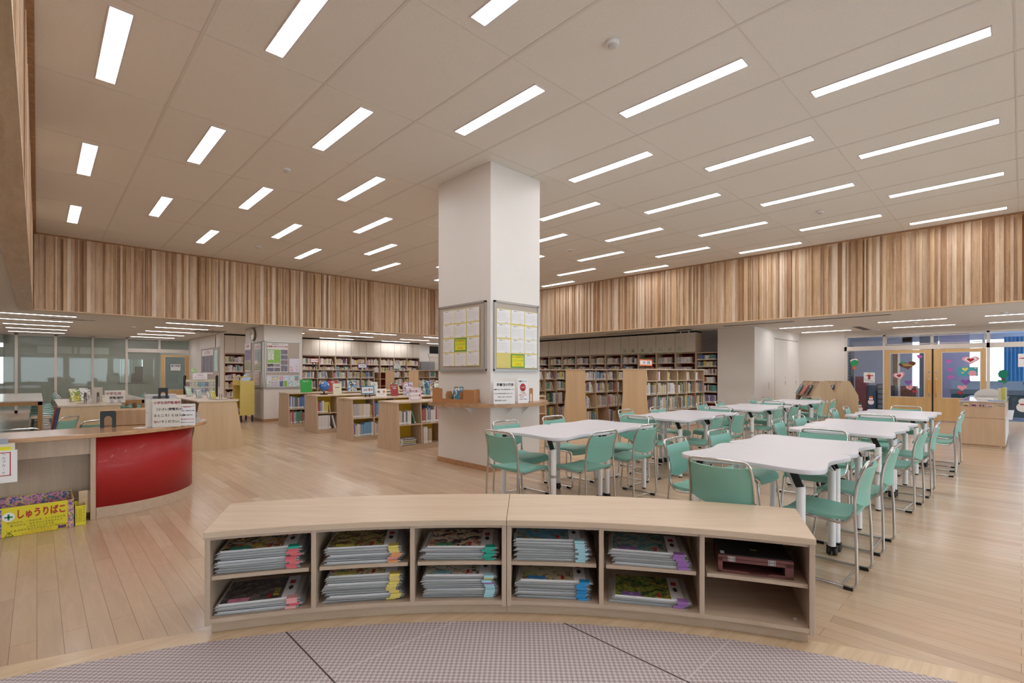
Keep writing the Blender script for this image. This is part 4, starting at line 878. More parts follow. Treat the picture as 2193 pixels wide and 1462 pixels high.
def fill(unit, un, bay, shelf, u0, u1, z, hmax, depth, frac=.95, mix=W_MIX, t=(.012, .03), h=(.62, .92), seed=0, lean_end=True, cols=None, imp=1.0, v0=.02):
    """stand books between u0..u1 on a shelf of the unit; unit = (x, y, rz); local +y points into the case"""
    r = random.Random(seed * 7919 + 13); x = u0 + .004; end = u0 + (u1 - u0) * frac; i = 0; run = 0; hh = hmax * r.uniform(*h); col = r.choice(mix); same = 0
    while True:
        if same <= 0: same = r.choice((1, 1, 1, 2, 3, 5)); col = r.choice(mix); hh = hmax * r.uniform(*h)
        same -= 1
        th = r.uniform(*t); hb = hh * r.uniform(.985, 1.0); lean = 0
        if cols: col = cols[i % len(cols)]; hb = hmax * h[0]; th = t[0]
        if x + th > end - .002: break
        last = x + th * 2.2 > end
        if last and lean_end and frac < .93 and r.random() < .7:
            lean = r.uniform(.12, .3); ww = th * math.cos(lean) + hb * math.sin(lean)
            if x + ww > u1 - .004: lean = 0
        bd = min(depth - .02, hb * r.uniform(.68, .78))
        BOOKS.append(dict(un=un, bay=bay, sh=shelf, i=i, u=x, v=v0 + r.uniform(0, .012), z=z, t=th - .0008, d=bd, h=hb, c=col, lean=lean, unit=unit, imp=imp))
        x += th; i += 1
        if lean: break
def stackflat(unit, un, bay, shelf, u0, z, w, d, cols, imp=1.5, th=.012, seed=1):
    r = random.Random(seed)
    for i, c in enumerate(cols):
        BOOKS.append(dict(un=un, bay=bay, sh=shelf, i=i, u=u0 + r.uniform(0, .02), v=.03 + r.uniform(0, .02), z=z + i * (th + .001), t=th, d=d, h=w, c=c, lean='flat', unit=unit, imp=imp))
# ---- low double-sided units with sloped sides and a yellow centre panel
def low_unit(un, yface, x0, nb, pitch, lab):
    t = thing('low_bookcase', lab, 'bookcase', (x0, yface, 0)); L_ = nb * pitch; zt = .845; dp = .77; sl = .065
    pf = [(0, 0), (dp, 0), (dp - sl, zt - .025), (sl, zt - .025)]
    for xx in (0, L_ - .02): MB().prism(pf, xx, xx + .02, axis='X').build('side_panel', maple, t)
    MB().box(-.012, L_ + .012, sl - .02, dp - sl + .02, zt - .025, zt).build('top', mapleT, t, bevel=.002)
    fo = lambda z: sl * z / zt
    for z, nm in ((.09, 'bottom'), (.455, 'shelf_board')): MB().box(.02, L_ - .02, fo(z) + .004, dp - fo(z) - .004, z - .02, z).build(nm, mapleX, t)
    MB().box(.02, L_ - .02, .02, dp - .02, 0, .07).build('plinth', mapleX, t)
    MB().box(.02, L_ - .02, dp / 2 - .008, dp / 2 + .008, .09, zt - .025).build('back_panel', yellowback, t)
    for k in range(1, nb):
        for y0, y1 in ((0, dp / 2 - .008), (dp / 2 + .008, dp)):
            q = [(y0 + (fo(.09) + .006 if y0 == 0 else 0), .09), (y1 - (fo(.09) + .006 if y1 == dp else 0), .09), (y1 - (fo(.8) + .006 if y1 == dp else 0), zt - .025), (y0 + (fo(.8) + .006 if y0 == 0 else 0), zt - .025)]
            MB().prism(q, k * pitch - .009, k * pitch + .009, axis='X').build('divider', maple, t)
    return (x0, yface, 0), L_
SU = {}
for i, (un, y) in enumerate((('low case nearest pillar', 7.37), ('second low case', 9.08), ('third low case', 10.78), ('farthest low case', 12.48))):
    SU[i] = low_unit(un, y, 4.45, 8, .47, ('low sloped bookcase with yellow back, nearest the pillar, its end towards the aisle', 'low sloped bookcase with yellow back, second from the pillar', 'low sloped bookcase with yellow back, third from the pillar', 'low sloped bookcase farthest back, in front of the clock column')[i])
P_ = .47; u = SU[0][0]; N_ = 'low case nearest pillar'
def bayx(b, p=P_): return b * p + (.022 if b == 0 else .011), (b + 1) * p - .011
a, b = bayx(0); fill(u, N_, 0, 'upper', a, b, .456, .34, .3, .62, seed=1, t=(.02, .032), h=(.62, .72), imp=3, v0=.045)
BOOKS[-1]['lean'] = .32
stackflat(u, N_, 0, 'lower', a + .0, .091, .32, .26, [17, 0, 18, 0, 7, 18, 0, 17, 2], imp=3)
a, b = bayx(1); fill(u, N_, 1, 'upper', a, b, .456, .34, .3, .97, mix=W_ALL, seed=2, t=(.012, .024), h=(.66, .95), imp=3, v0=.045); fill(u, N_, 1, 'lower', a + .02, b, .091, .34, .3, .45, seed=3, t=(.02, .035), h=(.75, .95), imp=3, v0=.02)
u = SU[1][0]; N_ = 'second low case'
a, b = bayx(0); fill(u, N_, 0, 'upper', a, b - .07, .456, .34, .3, 1, mix=[0, 0, 1, 2, 11], seed=4, t=(.02, .03), h=(.8, .82), imp=3, v0=.045, lean_end=False); fill(u, N_, 0, 'lower', a, b, .091, .34, .3, 1, mix=[0, 1, 1, 0, 11, 14], seed=5, t=(.02, .035), h=(.66, .85), imp=3, v0=.02)
fill(u, N_ + ' right', 0, 'upper', b - .068, b, .456, .34, .3, 1, mix=[4, 12, 9, 7, 10], seed=41, t=(.014, .018), h=(.7, .72), imp=3, v0=.045)
a, b = bayx(1); fill(u, N_, 1, 'upper', a, b, .456, .34, .3, .8, mix=[14, 0, 2, 11], seed=6, imp=2, v0=.045); fill(u, N_, 1, 'lower', a, b, .091, .34, .3, .6, seed=7, imp=2)
u = SU[2][0]; N_ = 'third low case'
a, b = bayx(0); fill(u, N_, 0, 'upper', a, b, .456, .34, .3, .62, mix=[2, 11, 18, 0, 7, 9, 4, 0], seed=8, t=(.02, .03), h=(.62, .8), imp=3, v0=.045); fill(u, N_, 0, 'lower', a, b, .091, .34, .3, .8, cols=[0, 0, 0, 0, 0, 0, 0, 0, 17, 0, 0], t=(.033, .034), h=(.9, .9), seed=9, imp=3, v0=.02)
a, b = bayx(1); fill(u, N_, 1, 'lower', a, b, .091, .34, .3, .5, seed=10, mix=[0], imp=2)
u = SU[3][0]; N_ = 'farthest low case'
a, b = bayx(0); fill(u, N_, 0, 'upper', a, b, .456, .34, .3, 1, mix=[0, 1, 2, 12, 18, 11], seed=11, t=(.02, .03), h=(.8, .98), imp=3, v0=.045); fill(u, N_, 0, 'lower', a, b, .091, .34, .3, 1, mix=[14, 2, 4, 9, 11, 0], seed=12, h=(.8, .95), imp=3)
# ---- tall double-sided units whose end panels flare below
TZ = [.09, .50, .875, 1.185, 1.45]
def tall_unit(un, yface, x0, nb, pitch, lab, far=False):
    t = thing('tall_bookcase', lab, 'bookcase', (x0, yface, 0)); L_ = nb * pitch; dp = .60; fl_ = .085; zt = 1.45
    pf = [(-fl_, 0), (dp + fl_, 0), (dp, .875), (dp, zt - .025), (0, zt - .025), (0, .875)]
    pw = wood('pale_end_veneer', '#cdac86', '#d9ba94', 'Z', grain=.5)
    for xx in (0, L_ - .02): MB().prism(pf, xx, xx + .02, axis='X').build('side_panel', pw if xx == 0 else maple, t)
    MB().box(-.01, L_ + .01, -.012, dp + .012, zt - .025, zt).build('top', mapleT, t)
    fo = lambda z: -fl_ * max(0, (.875 - z) / .875)
    for z in TZ[:4]: MB().box(.02, L_ - .02, fo(z) + .004, dp - fo(z) - .004, z - .018, z).build('shelf_board', mapleX, t)
    MB().box(.02, L_ - .02, fo(.05) + .015, dp + fl_ - .03, 0, .07).build('plinth', mapleX, t)
    MB().box(.02, L_ - .02, dp / 2 - .008, dp / 2 + .008, .09, .857).build('back_panel', yellowback, t); MB().box(.02, L_ - .02, dp / 2 - .008, dp / 2 + .008, .875, zt - .025).build('back_panel', maple, t)
    for k in range(1, nb):
        d_ = MB()
        for lo, hi in zip(TZ[:4], (TZ[1] - .018, TZ[2] - .018, TZ[3] - .018, zt - .025)):
            d_.prism([(fo(lo) + .006, lo), (dp / 2 - .008, lo), (dp / 2 - .008, hi), (fo(hi) + .006, hi)], k * pitch - .008, k * pitch + .008, axis='X')
        d_.build('divider', maple, t)
    return (x0, yface, 0)
TU = {}
for i, (y, x0, nb, un, lab) in enumerate(((5.70, 9.58, 6, 'tall case nearest tables', 'tall bookcase with flared pale end panel, nearest the tables, orange sign on top'), (7.38, 9.58, 6, 'second tall case', 'tall bookcase with flared pale end panel, second row from the tables'), (9.08, 9.58, 6, 'third tall case', 'tall bookcase just right of the pillar, its end hidden'),
        (10.78, 9.58, 6, 'fourth tall case', 'tall bookcase in the fourth row, mostly hidden behind the others'), (14.67, 9.6, 5, 'tall case left of pillar', 'tall bookcase seen left of the pillar, its pale end panel beside the steel cabinet'), (16.33, 9.6, 5, 'back tall case', 'rearmost tall bookcase left of the pillar with pale end panel'),
        (14.75, 5.62, 5, 'tall case by clock column', 'long tall bookcase standing right of the clock column'))):
    TU[i] = tall_unit(un, y, x0, nb, .47, lab)
SHN = ['bottom', 'third', 'second', 'top']
def vof(z): return .085 * -max(0, (.875 - z) / .875) + .012
fr3 = [[.12, .35, .3, .12, .3, .42], [.96, .97, .85, .8, .62, .7], [.98] * 6, [.9] * 6]
for bq in range(6):
    a, b = bq * .47 + .022, (bq + 1) * .47 - .012
    for lv, (zi, hm) in enumerate(((3, .225), (2, .27), (1, .33), (0, .36))):
        f_ = fr3[lv][bq]; fill(TU[0], 'tall case nearest tables', bq, SHN[zi], a, b, TZ[zi] + .001, hm, .28, f_, mix=W_ALL if lv else W_MIX, seed=100 + bq * 4 + lv, t=(.012, .03), h=(.7, .97), imp=2.5 if lv < 3 else 1.2, v0=vof(TZ[zi]))
for bq in range(4):
    a, b = bq * .47 + .022, (bq + 1) * .47 - .012
    for lv, (zi, hm) in enumerate(((3, .225), (2, .27), (1, .33), (0, .36))):
        if (bq, lv) in ((1, 3),): continue
        f_ = [[1, .95, .7, .8], [.7, .85, .75, .2], [.35, .98, .95, .5], [.85, 0, .6, .3]][lv][bq]
        if f_ > 0: fill(TU[1], 'second tall case', bq, SHN[zi], a, b, TZ[zi] + .001, hm, .28, f_, seed=200 + bq * 4 + lv, t=(.012, .026), h=(.7, .95), imp=2, v0=vof(TZ[zi]))
for bq in range(3):
    a, b = bq * .47 + .022, (bq + 1) * .47 - .012
    for lv, (zi, hm) in enumerate(((3, .225), (2, .27), (1, .33), (0, .36))):
        fill(TU[2], 'third tall case', bq, SHN[zi], a, b, TZ[zi] + .001, hm, .28, rnd.choice((.6, .75, .95)), seed=300 + bq * 4 + lv, h=(.7, .95), imp=1.8, v0=vof(TZ[zi]), mix=W_MIX if lv != 2 else W_ALL)
for uq, un, nb in ((4, 'tall case left of pillar', 4), (5, 'back tall case', 5), (6, 'tall case by clock column', 5)):
    for bq in range(nb):
        a, b = bq * .47 + .022, (bq + 1) * .47 - .012
        for lv, (zi, hm) in enumerate(((3, .225), (2, .27), (1, .33))):
            if uq == 4 and bq in (0, 2) and lv == 0: continue
            fill(TU[uq], un, bq, SHN[zi], a, b, TZ[zi] + .001, hm, .28, rnd.choice((.6, .85, .95, .95)), seed=400 + uq * 40 + bq * 4 + lv, h=(.75, .96), imp=1.3 if lv < 2 else .8, v0=vof(TZ[zi]), mix=W_MIX)
# ---- wall units with cream cabinets above
WZ = [.09, .52, .81, 1.10, 1.38, 1.672, 1.985]
def wall_unit(label):
    t = thing('wall_bookcase', label, 'bookcase', group='wall bookcases with cream upper doors'); Wd = .66; D_ = .40
    for x in (0, Wd - .02): MB().box(x, x + .02, 0, D_, 0, 2.60).build('side_panel', maple, t)
    for z in WZ: MB().box(.02, Wd - .02, .004, D_ - .01, z - .02, z).build('shelf_board', mapleX, t)
    MB().box(.02, Wd - .02, D_ - .01, D_, .07, WZ[6] - .02).build('back_panel', redback, t); MB().box(.02, Wd - .02, .02, .04, 0, .07).build('plinth', mapleX, t)
    MB().box(.02, Wd - .02, .01, D_, 1.985, 2.6).build('cupboard_box', mat('shadow_brown_box', '#3a2c22', .8), t); MB().box(0, Wd, .02, D_, 2.6, 2.645).build('top_gap', mat('near_black_gap', '#1d1a18', .8), t)  # box coloured dark to put shade into the gaps between the doors
    for x in (.008, Wd / 2 + .003): MB().box(x, x + Wd / 2 - .011, -.018, 0, 2.0, 2.595).build('door', cabw, t)
    return t
wp = wall_unit('x')
WUS = []
for k in range(11):                      # right wall, from the open end towards the far corner
    o = wp if k == 0 else dup(wp); o.location = (XB, 6.885 + .6625 * (k + 1), 0); o.rotation_euler = (0, 0, R(-90)); o['label'] = 'wall bookcase with cream upper doors on the right wall, %s from its open end' % ORD[k]
    o.scale = (1.0, 1, 1); WUS.append(((XB, 6.885 + .6625 * (k + 1), R(-90)), 'right wall case', k))
for k in range(12):
    o = dup(wp); o.location = (4.475 + .636 * k, YB, 0); o.rotation_euler = (0, 0, 0); o.scale = (.96, 1, 1)
    o['label'] = 'wall bookcase with cream upper doors on the far wall, %s from the notice board' % ORD[k]; WUS.append(((4.475 + .636 * k, YB, 0), 'far wall case', k))
for un_, nm, k in WUS:
    if nm == 'far wall case' and k in (1, 2, 3): continue
    if nm == 'right wall case' and k > 9: continue
    for lv in range(5, 0 if (nm == 'far wall case' and k == 0) else 3, -1):
        z = WZ[lv]; hm = WZ[lv + 1] - .02 - z
        if nm == 'right wall case' and k < 2: cfg = dict(mix=[0, 0, 2, 1], frac=.85, h=(.62, .64))
        elif nm == 'right wall case' and k == 2: cfg = dict(mix=[10, 9, 6, 4], frac=.95, h=(.64, .66))
        else: cfg = dict(mix=W_MIX, frac=rnd.choice((.8, .95, .97)), h=(.6, .84))
        fill(un_, nm, k, ('', 'fifth', 'fourth', 'third', 'second', 'top')[lv], .026, .62, z + .001, hm, .3, seed=800 + k * 7 + lv + (200 if nm[0] == 'f' else 0), t=(.014, .03), imp=1.1 if lv == 5 else .9, v0=.03, **cfg)
# open case between the cabinets and the cream block
t = thing('open_bookcase', 'narrow open bookcase without upper doors, beside the cream block', 'bookcase', (XB, 6.875, 0), R(-90))
OZ = [.09, .48, .79, 1.07, 1.31, 1.55, 1.765]
for x in (0, .655): MB().box(x, x + .02, 0, .4, 0, 1.975).build('side_panel', maple, t)
MB().box(0, .675, -.005, .4, 1.955, 1.98).build('top', mapleX, t); MB().box(.02, .655, .39, .4, .07, 1.955).build('back_panel', redback, t); MB().box(.02, .655, .02, .04, 0, .07).build('plinth', mapleX, t)
for i, z in enumerate(OZ):
    MB().box(.02, .655, .004, .39, z - .018, z).build('shelf_board', mapleX, t)
    if i >= 1: fill((XB, 6.875, R(-90)), 'open case by cream block', 0, ('', 'sixth', 'fifth', 'fourth', 'third', 'second', 'top')[i], .026, .65, z + .001, ([1.955] + OZ[1:] + [1.955])[i + 1] - .018 - z, .3, frac=(0, .95, .97, .85, .95, .97, .97)[i], mix=[[], [12, 0, 14], [0, 5, 9, 11, 1], [11, 0, 6, 0], [9, 0, 15, 16], [7, 7, 0, 18], [0, 12, 9, 4]][i], seed=960 + i, t=(.016, .034), h=(.7, .85), imp=1.5, v0=.03)
# ---- side shelf units in the left reading area (sloped ends face the camera)
def side_unit(nm, x0, x1, y0, y1, zt, lab):
    t = thing('low_bookcase', lab, 'bookcase', ((x0 + x1) / 2, y0, 0)); hw = (x1 - x0) / 2; s = .13; L_ = y1 - y0
    for y in (0, L_ - .02): MB().prism([(-hw, 0), (hw, 0), (hw - s, zt - .025), (-hw + s, zt - .025)], y, y + .02, axis='Y').build('side_panel', pale_end, t)
    MB().box(-hw + s - .03, hw - s + .03, -.012, L_ + .012, zt - .025, zt).build('top', mapleT2, t, bevel=.002)
    MB().box(-.01, .01, .02, L_ - .02, .07, zt - .025).build('back_panel', maple, t); MB().box(-hw + .03, hw - .03, .02, L_ - .02, 0, .08).build('plinth', mapleX, t)
    f = lambda z: s * z / zt
    for z in (.10, .46): MB().box(-hw + f(z) + .004, hw - f(z) - .004, .02, L_ - .02, z - .018, z).build('shelf_board', mapleX, t)
    for k in range(1, 6):
        y = L_ * k / 6; MB().prism([(-hw + f(.1) + .006, .1), (hw - f(.1) - .006, .1), (hw - s - .006, zt - .025), (-hw + s + .006, zt - .025)], y - .009, y + .009, axis='Y').build('divider', maple, t)
    return t
pale_end = wood('pale_birch_end', '#c9ac86', '#d5ba96', 'Z', grain=.5); mapleT2 = wood('pale_birch_top', '#c9b7a4', '#d6c6b4', 'Y', rough=.35)
side_unit('s0', .12, 1.06, 9.85, 12.3, .86, 'low bookcase with sloped sides behind the desk, pale sign on top')
side_unit('d1', 1.88, 2.72, 9.85, 12.9, .86, 'pale birch low bookcase with sloped end, between the desk and the yellow cart')
# picture books leaning on the sloped left face
for i, (c, zc, w, hh, y, lb) in enumerate(((12, .47, .03, .36, 9.93, 'tall blue album leaning on the sloped side of the left shelf'), (4, .47, .03, .40, 10.02, 'tall red album leaning on the sloped side of the left shelf'), (17, .12, .03, .30, 9.95, 'dark album low on the sloped side of the left shelf'))):
    s_ = .13 / .86; z0 = .47 if zc > .2 else .11
    o = MB().box(0, .02, 0, .28, 0, hh if z0 > .2 else .34).build('album', mat('album_' + PAL[c][0], PAL[c][1], .4), loc=(.12 + s_ * (z0 if z0 > .2 else .1) - .026 + (.0 if z0 > .2 else -.0) - .0, y, z0 * 0 + (.44 if z0 > .2 else .02)), rot=(0, R(8.6), 0)); tag(o, lb, 'book'); o.location.x -= .004 + .024 * i
# ---- angled display stands near the double doors
def display_stand(x, y, lab):
    t = thing('display_stand', lab, 'display shelf', (x, y, 0), R(34)); L_ = 1.15; hw = .28
    pf = [(-hw, 0), (hw, 0), (hw, .78), (.085, 1.15), (-.085, 1.15), (-hw, .78)]
    for xx in (0, L_ - .02): MB().prism(pf, xx, xx + .02, axis='X').build('side_panel', pale_end, t)
    MB().box(.02, L_ - .02, -.085, .085, 1.13, 1.15).build('top', maple, t)
    for s in (-1, 1): MB().prism([(s * .27, .78), (s * .08, 1.13), (s * .065, 1.13), (s * .25, .775)], .02, L_ - .02, axis='X').build('display_board', maple, t)
    for z in (.12, .46, .77): MB().box(.02, L_ - .02, -hw + .01, hw - .01, z - .018, z).build('shelf_board', mapleX, t)
    MB().box(.02, L_ - .02, -.01, .01, .12, .75).build('back_panel', maple, t)
    for k in (1, 2):
        MB().box(L_ * k / 3 - .009, L_ * k / 3 + .009, -hw + .012, hw - .012, .12, .752).build('divider', maple, t)
        for s in (-1, 1): MB().prism([(s * .285, .785), (s * .09, 1.145), (s * .07, 1.135), (s * .26, .77)], L_ * k / 3 - .009, L_ * k / 3 + .009, axis='X').build('divider', pale_end, t)
    return t
for (x, y, lab, un) in ((14.95, 3.13, 'pale pentagonal picture book stand nearest the double doors', 'door side stand'), (14.42, 3.50, 'pale pentagonal picture book stand nearest the cupboard wall', 'wall side stand')):
    display_stand(x, y, lab)
    # local frame for books on the left side: front edge at local y = +hw, looking back
    c, s = math.cos(R(34)), math.sin(R(34)); org = (x + c * 1.15 - s * .265, y + s * 1.15 + c * .265, R(34 + 180))
    for k in range(3):
        fill(org, un, k, 'open', k * .383 + .025, (k + 1) * .383 - .012, .461, .26, .22, .9, mix=[7, 7, 0, 9, 12, 13], seed=1500 + k + int(x * 10), imp=1.6, t=(.01, .02), h=(.7, .95), v0=.02)
        col = (('#3a5a8c', '#d9cf5a', '#a9c4cc') if un[0] == 'd' else ('#3f454c', '#dd6a5e', '#7b97a4'))[k]; nmc = (('blue', 'yellow', 'pale grey') if un[0] == 'd' else ('dark', 'coral red', 'grey blue'))[k]
        xl = k * .383 + (.12 if k else .22) + .03
        b_ = MB().box(0, .20, 0, .27, 0, .012).build('picture_book', printed('cover_' + nmc.replace(' ', '_'), col, ['#e4e0d0', '#2b2b33'], (14, 14, 14), .62), loc=(x + c * xl - s * .262, y + s * xl + c * .262, .812), rot=(0, 0, 0))
        # lean back on the sloping board
        b_.matrix_world = Matrix.Translation((x + c * (xl + .2) - s * .290, y + s * (xl + .2) + c * .290, .802)) @ Matrix.Rotation(R(34 + 180), 4, 'Z') @ Matrix.Rotation(R(61.5), 4, 'X')
        tag(b_, '%s picture book leaning on the sloping board of the %s' % (nmc, 'stand nearest the doors' if un[0] == 'd' else 'stand near the cupboard wall'), 'book')
# ---------------------------------------------------------------- make the books
def wpos(B):
    x, y, rz = B['unit']; c, s = math.cos(rz), math.sin(rz); return x + c * B['u'] - s * B['v'], y + s * B['u'] + c * B['v']
for B in BOOKS:
    x, y = wpos(B); d = x * FX + y * FY; B['x'], B['y'] = x, y; w_ = B['h'] if B['lean'] == 'flat' else B['t']; h_ = B['t'] if B['lean'] == 'flat' else B['h']
    B['m'] = w_ * h_ / d / d * B['imp']
BOOKS.sort(key=lambda B: -B['m'])
covm = {}
def cover(c):
    if c not in covm:
        n, col = PAL[c]; dark = sum(lin(col)) < .7
        covm[c] = printed('book_cover_' + n.replace(' ', '_'), col, ['#e8e4da' if dark else '#3a3a44', '#c9463c' if c in (0, 1, 2) else '#8a8f98'], (90, 90, 14), .63, .4)
    return covm[c]
pagem = mat('book_pages', '#d8cfbd', .8); spl = mat('white_spine_label', '#e6e4e0', .5)
def book_mesh(c):
    b = MB(); b.box(0, .1, 0, 1, 0, 1).box(.9, 1, 0, 1, 0, 1).box(.1, .9, 0, .04, 0, 1); return b.mesh('book', [cover(c)])
bmesh_ = {c: book_mesh(c) for c in range(len(PAL))}
pgm = MB().box(.1, .9, .04, .97, .02, .98).mesh('pages', [pagem]); lbm = MB().box(.04, .96, -.006, -.001, .05, .17).mesh('spine_label', [spl])
def bmat(B):
    x, y = B['x'], B['y']; rz = B['unit'][2]
    if B['lean'] == 'flat':
        return Matrix.Translation((x, y, B['z'])) @ Matrix.Rotation(rz, 4, 'Z') @ Matrix.Translation((0, 0, B['t'])) @ Matrix.Rotation(R(90), 4, 'Y') @ Matrix.Diagonal((B['t'], B['d'], B['h'], 1))
    # lean: top falls towards the left neighbour (local -x)
    th = B['lean']; off = B['h'] * math.sin(th) if th else 0
    return Matrix.Translation((x, y, B['z'])) @ Matrix.Rotation(rz, 4, 'Z') @ Matrix.Translation((off + .001 * (th > 0), 0, .0)) @ Matrix.Rotation(-th, 4, 'Y') @ Matrix.Diagonal((B['t'], B['d'], B['h'], 1))
for n, B in enumerate(BOOKS[:300]):
    o = bpy.data.objects.new('book', bmesh_[B['c']]); COL.objects.link(o); o.matrix_world = bmat(B)
    if n < 170: link('pages', pgm, o); link('spine_label', lbm, o)
    where = '%s shelf, %s bay, %s' % (B['sh'], ORD[B['bay']], B['un'])
    if B['un'] in ('right wall case', 'far wall case'): where = '%s shelf, %s, %s unit' % (B['sh'], B['un'], ORD[B['bay']])
    pos = ('%s up in flat pile' % ORD[B['i']]) if B['lean'] == 'flat' else '%s from left' % (ORD[B['i']] if B['i'] < 20 else 'twenty-' + ORD[B['i'] - 20])
    tag(o, '%s book, %s, %s' % (PAL[B['c']][0], pos, where), 'book', 'books on the shelves')
st = MB(); mats_ = [cover(c) for c in range(len(PAL))] + [pagem, spl]; NP = len(PAL)
for B in BOOKS[300:]:
    M = bmat(B)
    for (x0, x1, y0, y1, z0, z1), mi in (((0, 1, 0, .93, 0, 1), B['c']), ((.06, .94, .93, .96, .02, .98), NP), ((.04, .96, -.006, -.001, .05, .17), NP + 1)):
        vs = [M @ Vector((x, y, z)) for z in (z0, z1) for y in (y0, y1) for x in (x0, x1)]
        st._add(vs, [(0, 2, 3, 1), (4, 5, 7, 6), (0, 1, 5, 4), (2, 6, 7, 3), (0, 4, 6, 2), (1, 3, 7, 5)], mi)
o = st.build('book', mats_); tag(o, 'remaining small distant books packed on the wall shelves and far cases', 'books', 'books on the shelves'); o['kind'] = 'stuff'
print('BOOKS', len(BOOKS))
# ================================================================ THINGS ON WALLS, PILLAR, SHELF TOPS
def txt(s, size, m, par, x, y, z, rz=0, tilt=0, **k): return text(s, size, m, par, face(x, y, z, rz, tilt), **k)
# ---- round ledge about the pillar
t = thing('ledge', 'round oak ledge ringing the pillar at elbow height on white brackets', 'ledge', (4.92, 5.615, .885))
r_ = .90; hx, hy = .491, .606; b = MB(); n = 96; inn = []; out = []
for k in range(n):
    a = 2 * math.pi * k / n + .0327; c, s = math.cos(a), math.sin(a); q = min(hx / abs(c) if c else 9, hy / abs(s) if s else 9); inn.append((c * q, s * q)); out.append((c * r_, s * r_))
for z, flip in ((.05, 0), (0, 1)):
    vs = [(x, y, z) for x, y in inn] + [(x, y, z) for x, y in out]
    b._add(vs, [((k, n + k, n + (k + 1) % n, (k + 1) % n) if flip == 0 else ((k + 1) % n, n + (k + 1) % n, n + k, k)) for k in range(n)])
b._add([(x, y, z) for z in (0, .05) for x, y in out], [(k, (k + 1) % n, n + (k + 1) % n, n + k) for k in range(n)], 0, True)
b.build('board', wood('oiled_oak_ledge', '#9a7350', '#bd9470', 'X', rough=.35, coat=.2, grain=2.2, stretch=7), t, bevel=.002)
for x, y, dx, dy in ((4.43, 5.42, -1, 0), (4.43, 5.84, -1, 0), (4.73, 5.01, 0, -1), (5.05, 5.01, 0, -1)):
    k = MB(); px_, py_ = x - 4.92, y - 5.615
    if dx: k.box(px_ - .008, px_, py_ - .014, py_ + .014, -.125, 0).box(px_ - .16, px_, py_ - .012, py_ + .012, -.012, 0).prism([(px_ - .14, -.012), (px_ - .008, -.10), (px_ - .008, -.012)], py_ - .003, py_ + .003, axis='Y')
    else: k.box(px_ - .014, px_ + .014, py_ - .008, py_, -.125, 0).box(px_ - .012, px_ + .012, py_ - .16, py_, -.012, 0).prism([(py_ - .14, -.012), (py_ - .008, -.10), (py_ - .008, -.012)], px_ - .003, px_ + .003, axis='X')
    k.build('bracket', white, t)
ZL = .9355
# ---- pin boards on the pillar
def framed(name, lab, loc, rz, w_, h_, cat='notice board'):
    t = thing(name, lab, cat, loc, rz); MB().box(-w_ / 2, w_ / 2, 0, .012, -h_ / 2, h_ / 2).build('board', beigeboard, t); f = MB(); e_ = .022
    f.box(-w_ / 2 - .004, w_ / 2 + .004, -.012, .02, h_ / 2 - e_, h_ / 2 + .006).box(-w_ / 2 - .004, w_ / 2 + .004, -.02, .02, -h_ / 2 - .006, -h_ / 2 + e_).box(-w_ / 2 - .004, -w_ / 2 + e_, -.012, .02, -h_ / 2, h_ / 2).box(w_ / 2 - e_, w_ / 2 + .004, -.012, .02, -h_ / 2, h_ / 2)
    f.build('frame', alu, t); return t
framed('notice_board', 'aluminium framed notice board on the left face of the pillar', (4.408, 5.63, 1.86), R(-90), 1.08, .96)
framed('notice_board', 'aluminium framed notice board on the right face of the pillar', (4.915, 4.988, 1.86), 0, .87, .96)
yp = mat('pale_yellow_paper', '#dccb78', .7, var=.02); yb = mat('bright_yellow_paper', '#e3dc2e', .6, var=.02); gp = mat('green_border_paper', '#2f8f4c', .6)
def review_poster(lab, loc, rz, w_, h_, gx, gy, grade, blanks):
    t = thing('poster', lab, 'poster', loc, rz)
    MB().box(-w_ / 2, w_ / 2, -.003, -.0005, -h_ / 2, h_ / 2).build('backing_paper', yp, t)
    cw_, ch_ = w_ / 3, h_ / 4
    for r0 in range(4):
        for c0 in range(3):
            if (r0, c0) in blanks or (r0, c0) == (gy, gx): continue
            x = -w_ / 2 + cw_ * (c0 + .5) + rnd.uniform(-.004, .004); z = h_ / 2 - ch_ * (r0 + .5) + rnd.uniform(-.006, .006)
            s = MB().box(x - cw_ * .47, x + cw_ * .47, -.0045, -.003, z - ch_ * .46, z + ch_ * .46).build('review_sheet', paper, t)
            l = MB(); q = cw_ * .40
            for k in range(8): l.box(x - q, x - q + 2 * q * rnd.uniform(.7, 1), -.0049, -.0045, z + .045 - k * .013, z + .0462 - k * .013)
            l.box(x - q, x + q, -.0049, -.0045, z - .063, z - .0622).box(x - q, x - q + .001, -.0049, -.0045, z - .063, z + .052).box(x + q - .001, x + q, -.0049, -.0045, z - .063, z + .052)
            l.build('ruled_writing', mat('grey_pencil', '#8d8a90', .8), s); txt('読書カード', .021, ink_k, s, x - .03, -.005, z + .078); txt('なまえ', .017, ink_k, s, x + .05, -.005, z - .085)
    x = -w_ / 2 + cw_ * (gx + .5); z = h_ / 2 - ch_ * (gy + .5)
    g = MB().box(x - cw_ * .5, x + cw_ * .5, -.0065, -.003, z - ch_ * .46, z + ch_ * .46).build('title_card', gp, t); MB().box(x - cw_ * .44, x + cw_ * .44, -.0075, -.0065, z - ch_ * .39, z + ch_ * .39).build('title_face', yb, g)
    txt('南小図書委員会', .032, mat('brown_ink', '#7a5a1e', .7), g, x, -.008, z + .055); txt('オススメの本', .036, ink_g, g, x, -.008, z + .005); txt(grade, .045, mat('ochre_ink', '#c0851e', .7), g, x, -.008, z - .052)
review_poster('yellow poster of handwritten book reviews on the left pillar face, title card inside', (4.397, 5.625, 1.86), R(-90), .845, .825, 1, 2, '６年生', [])
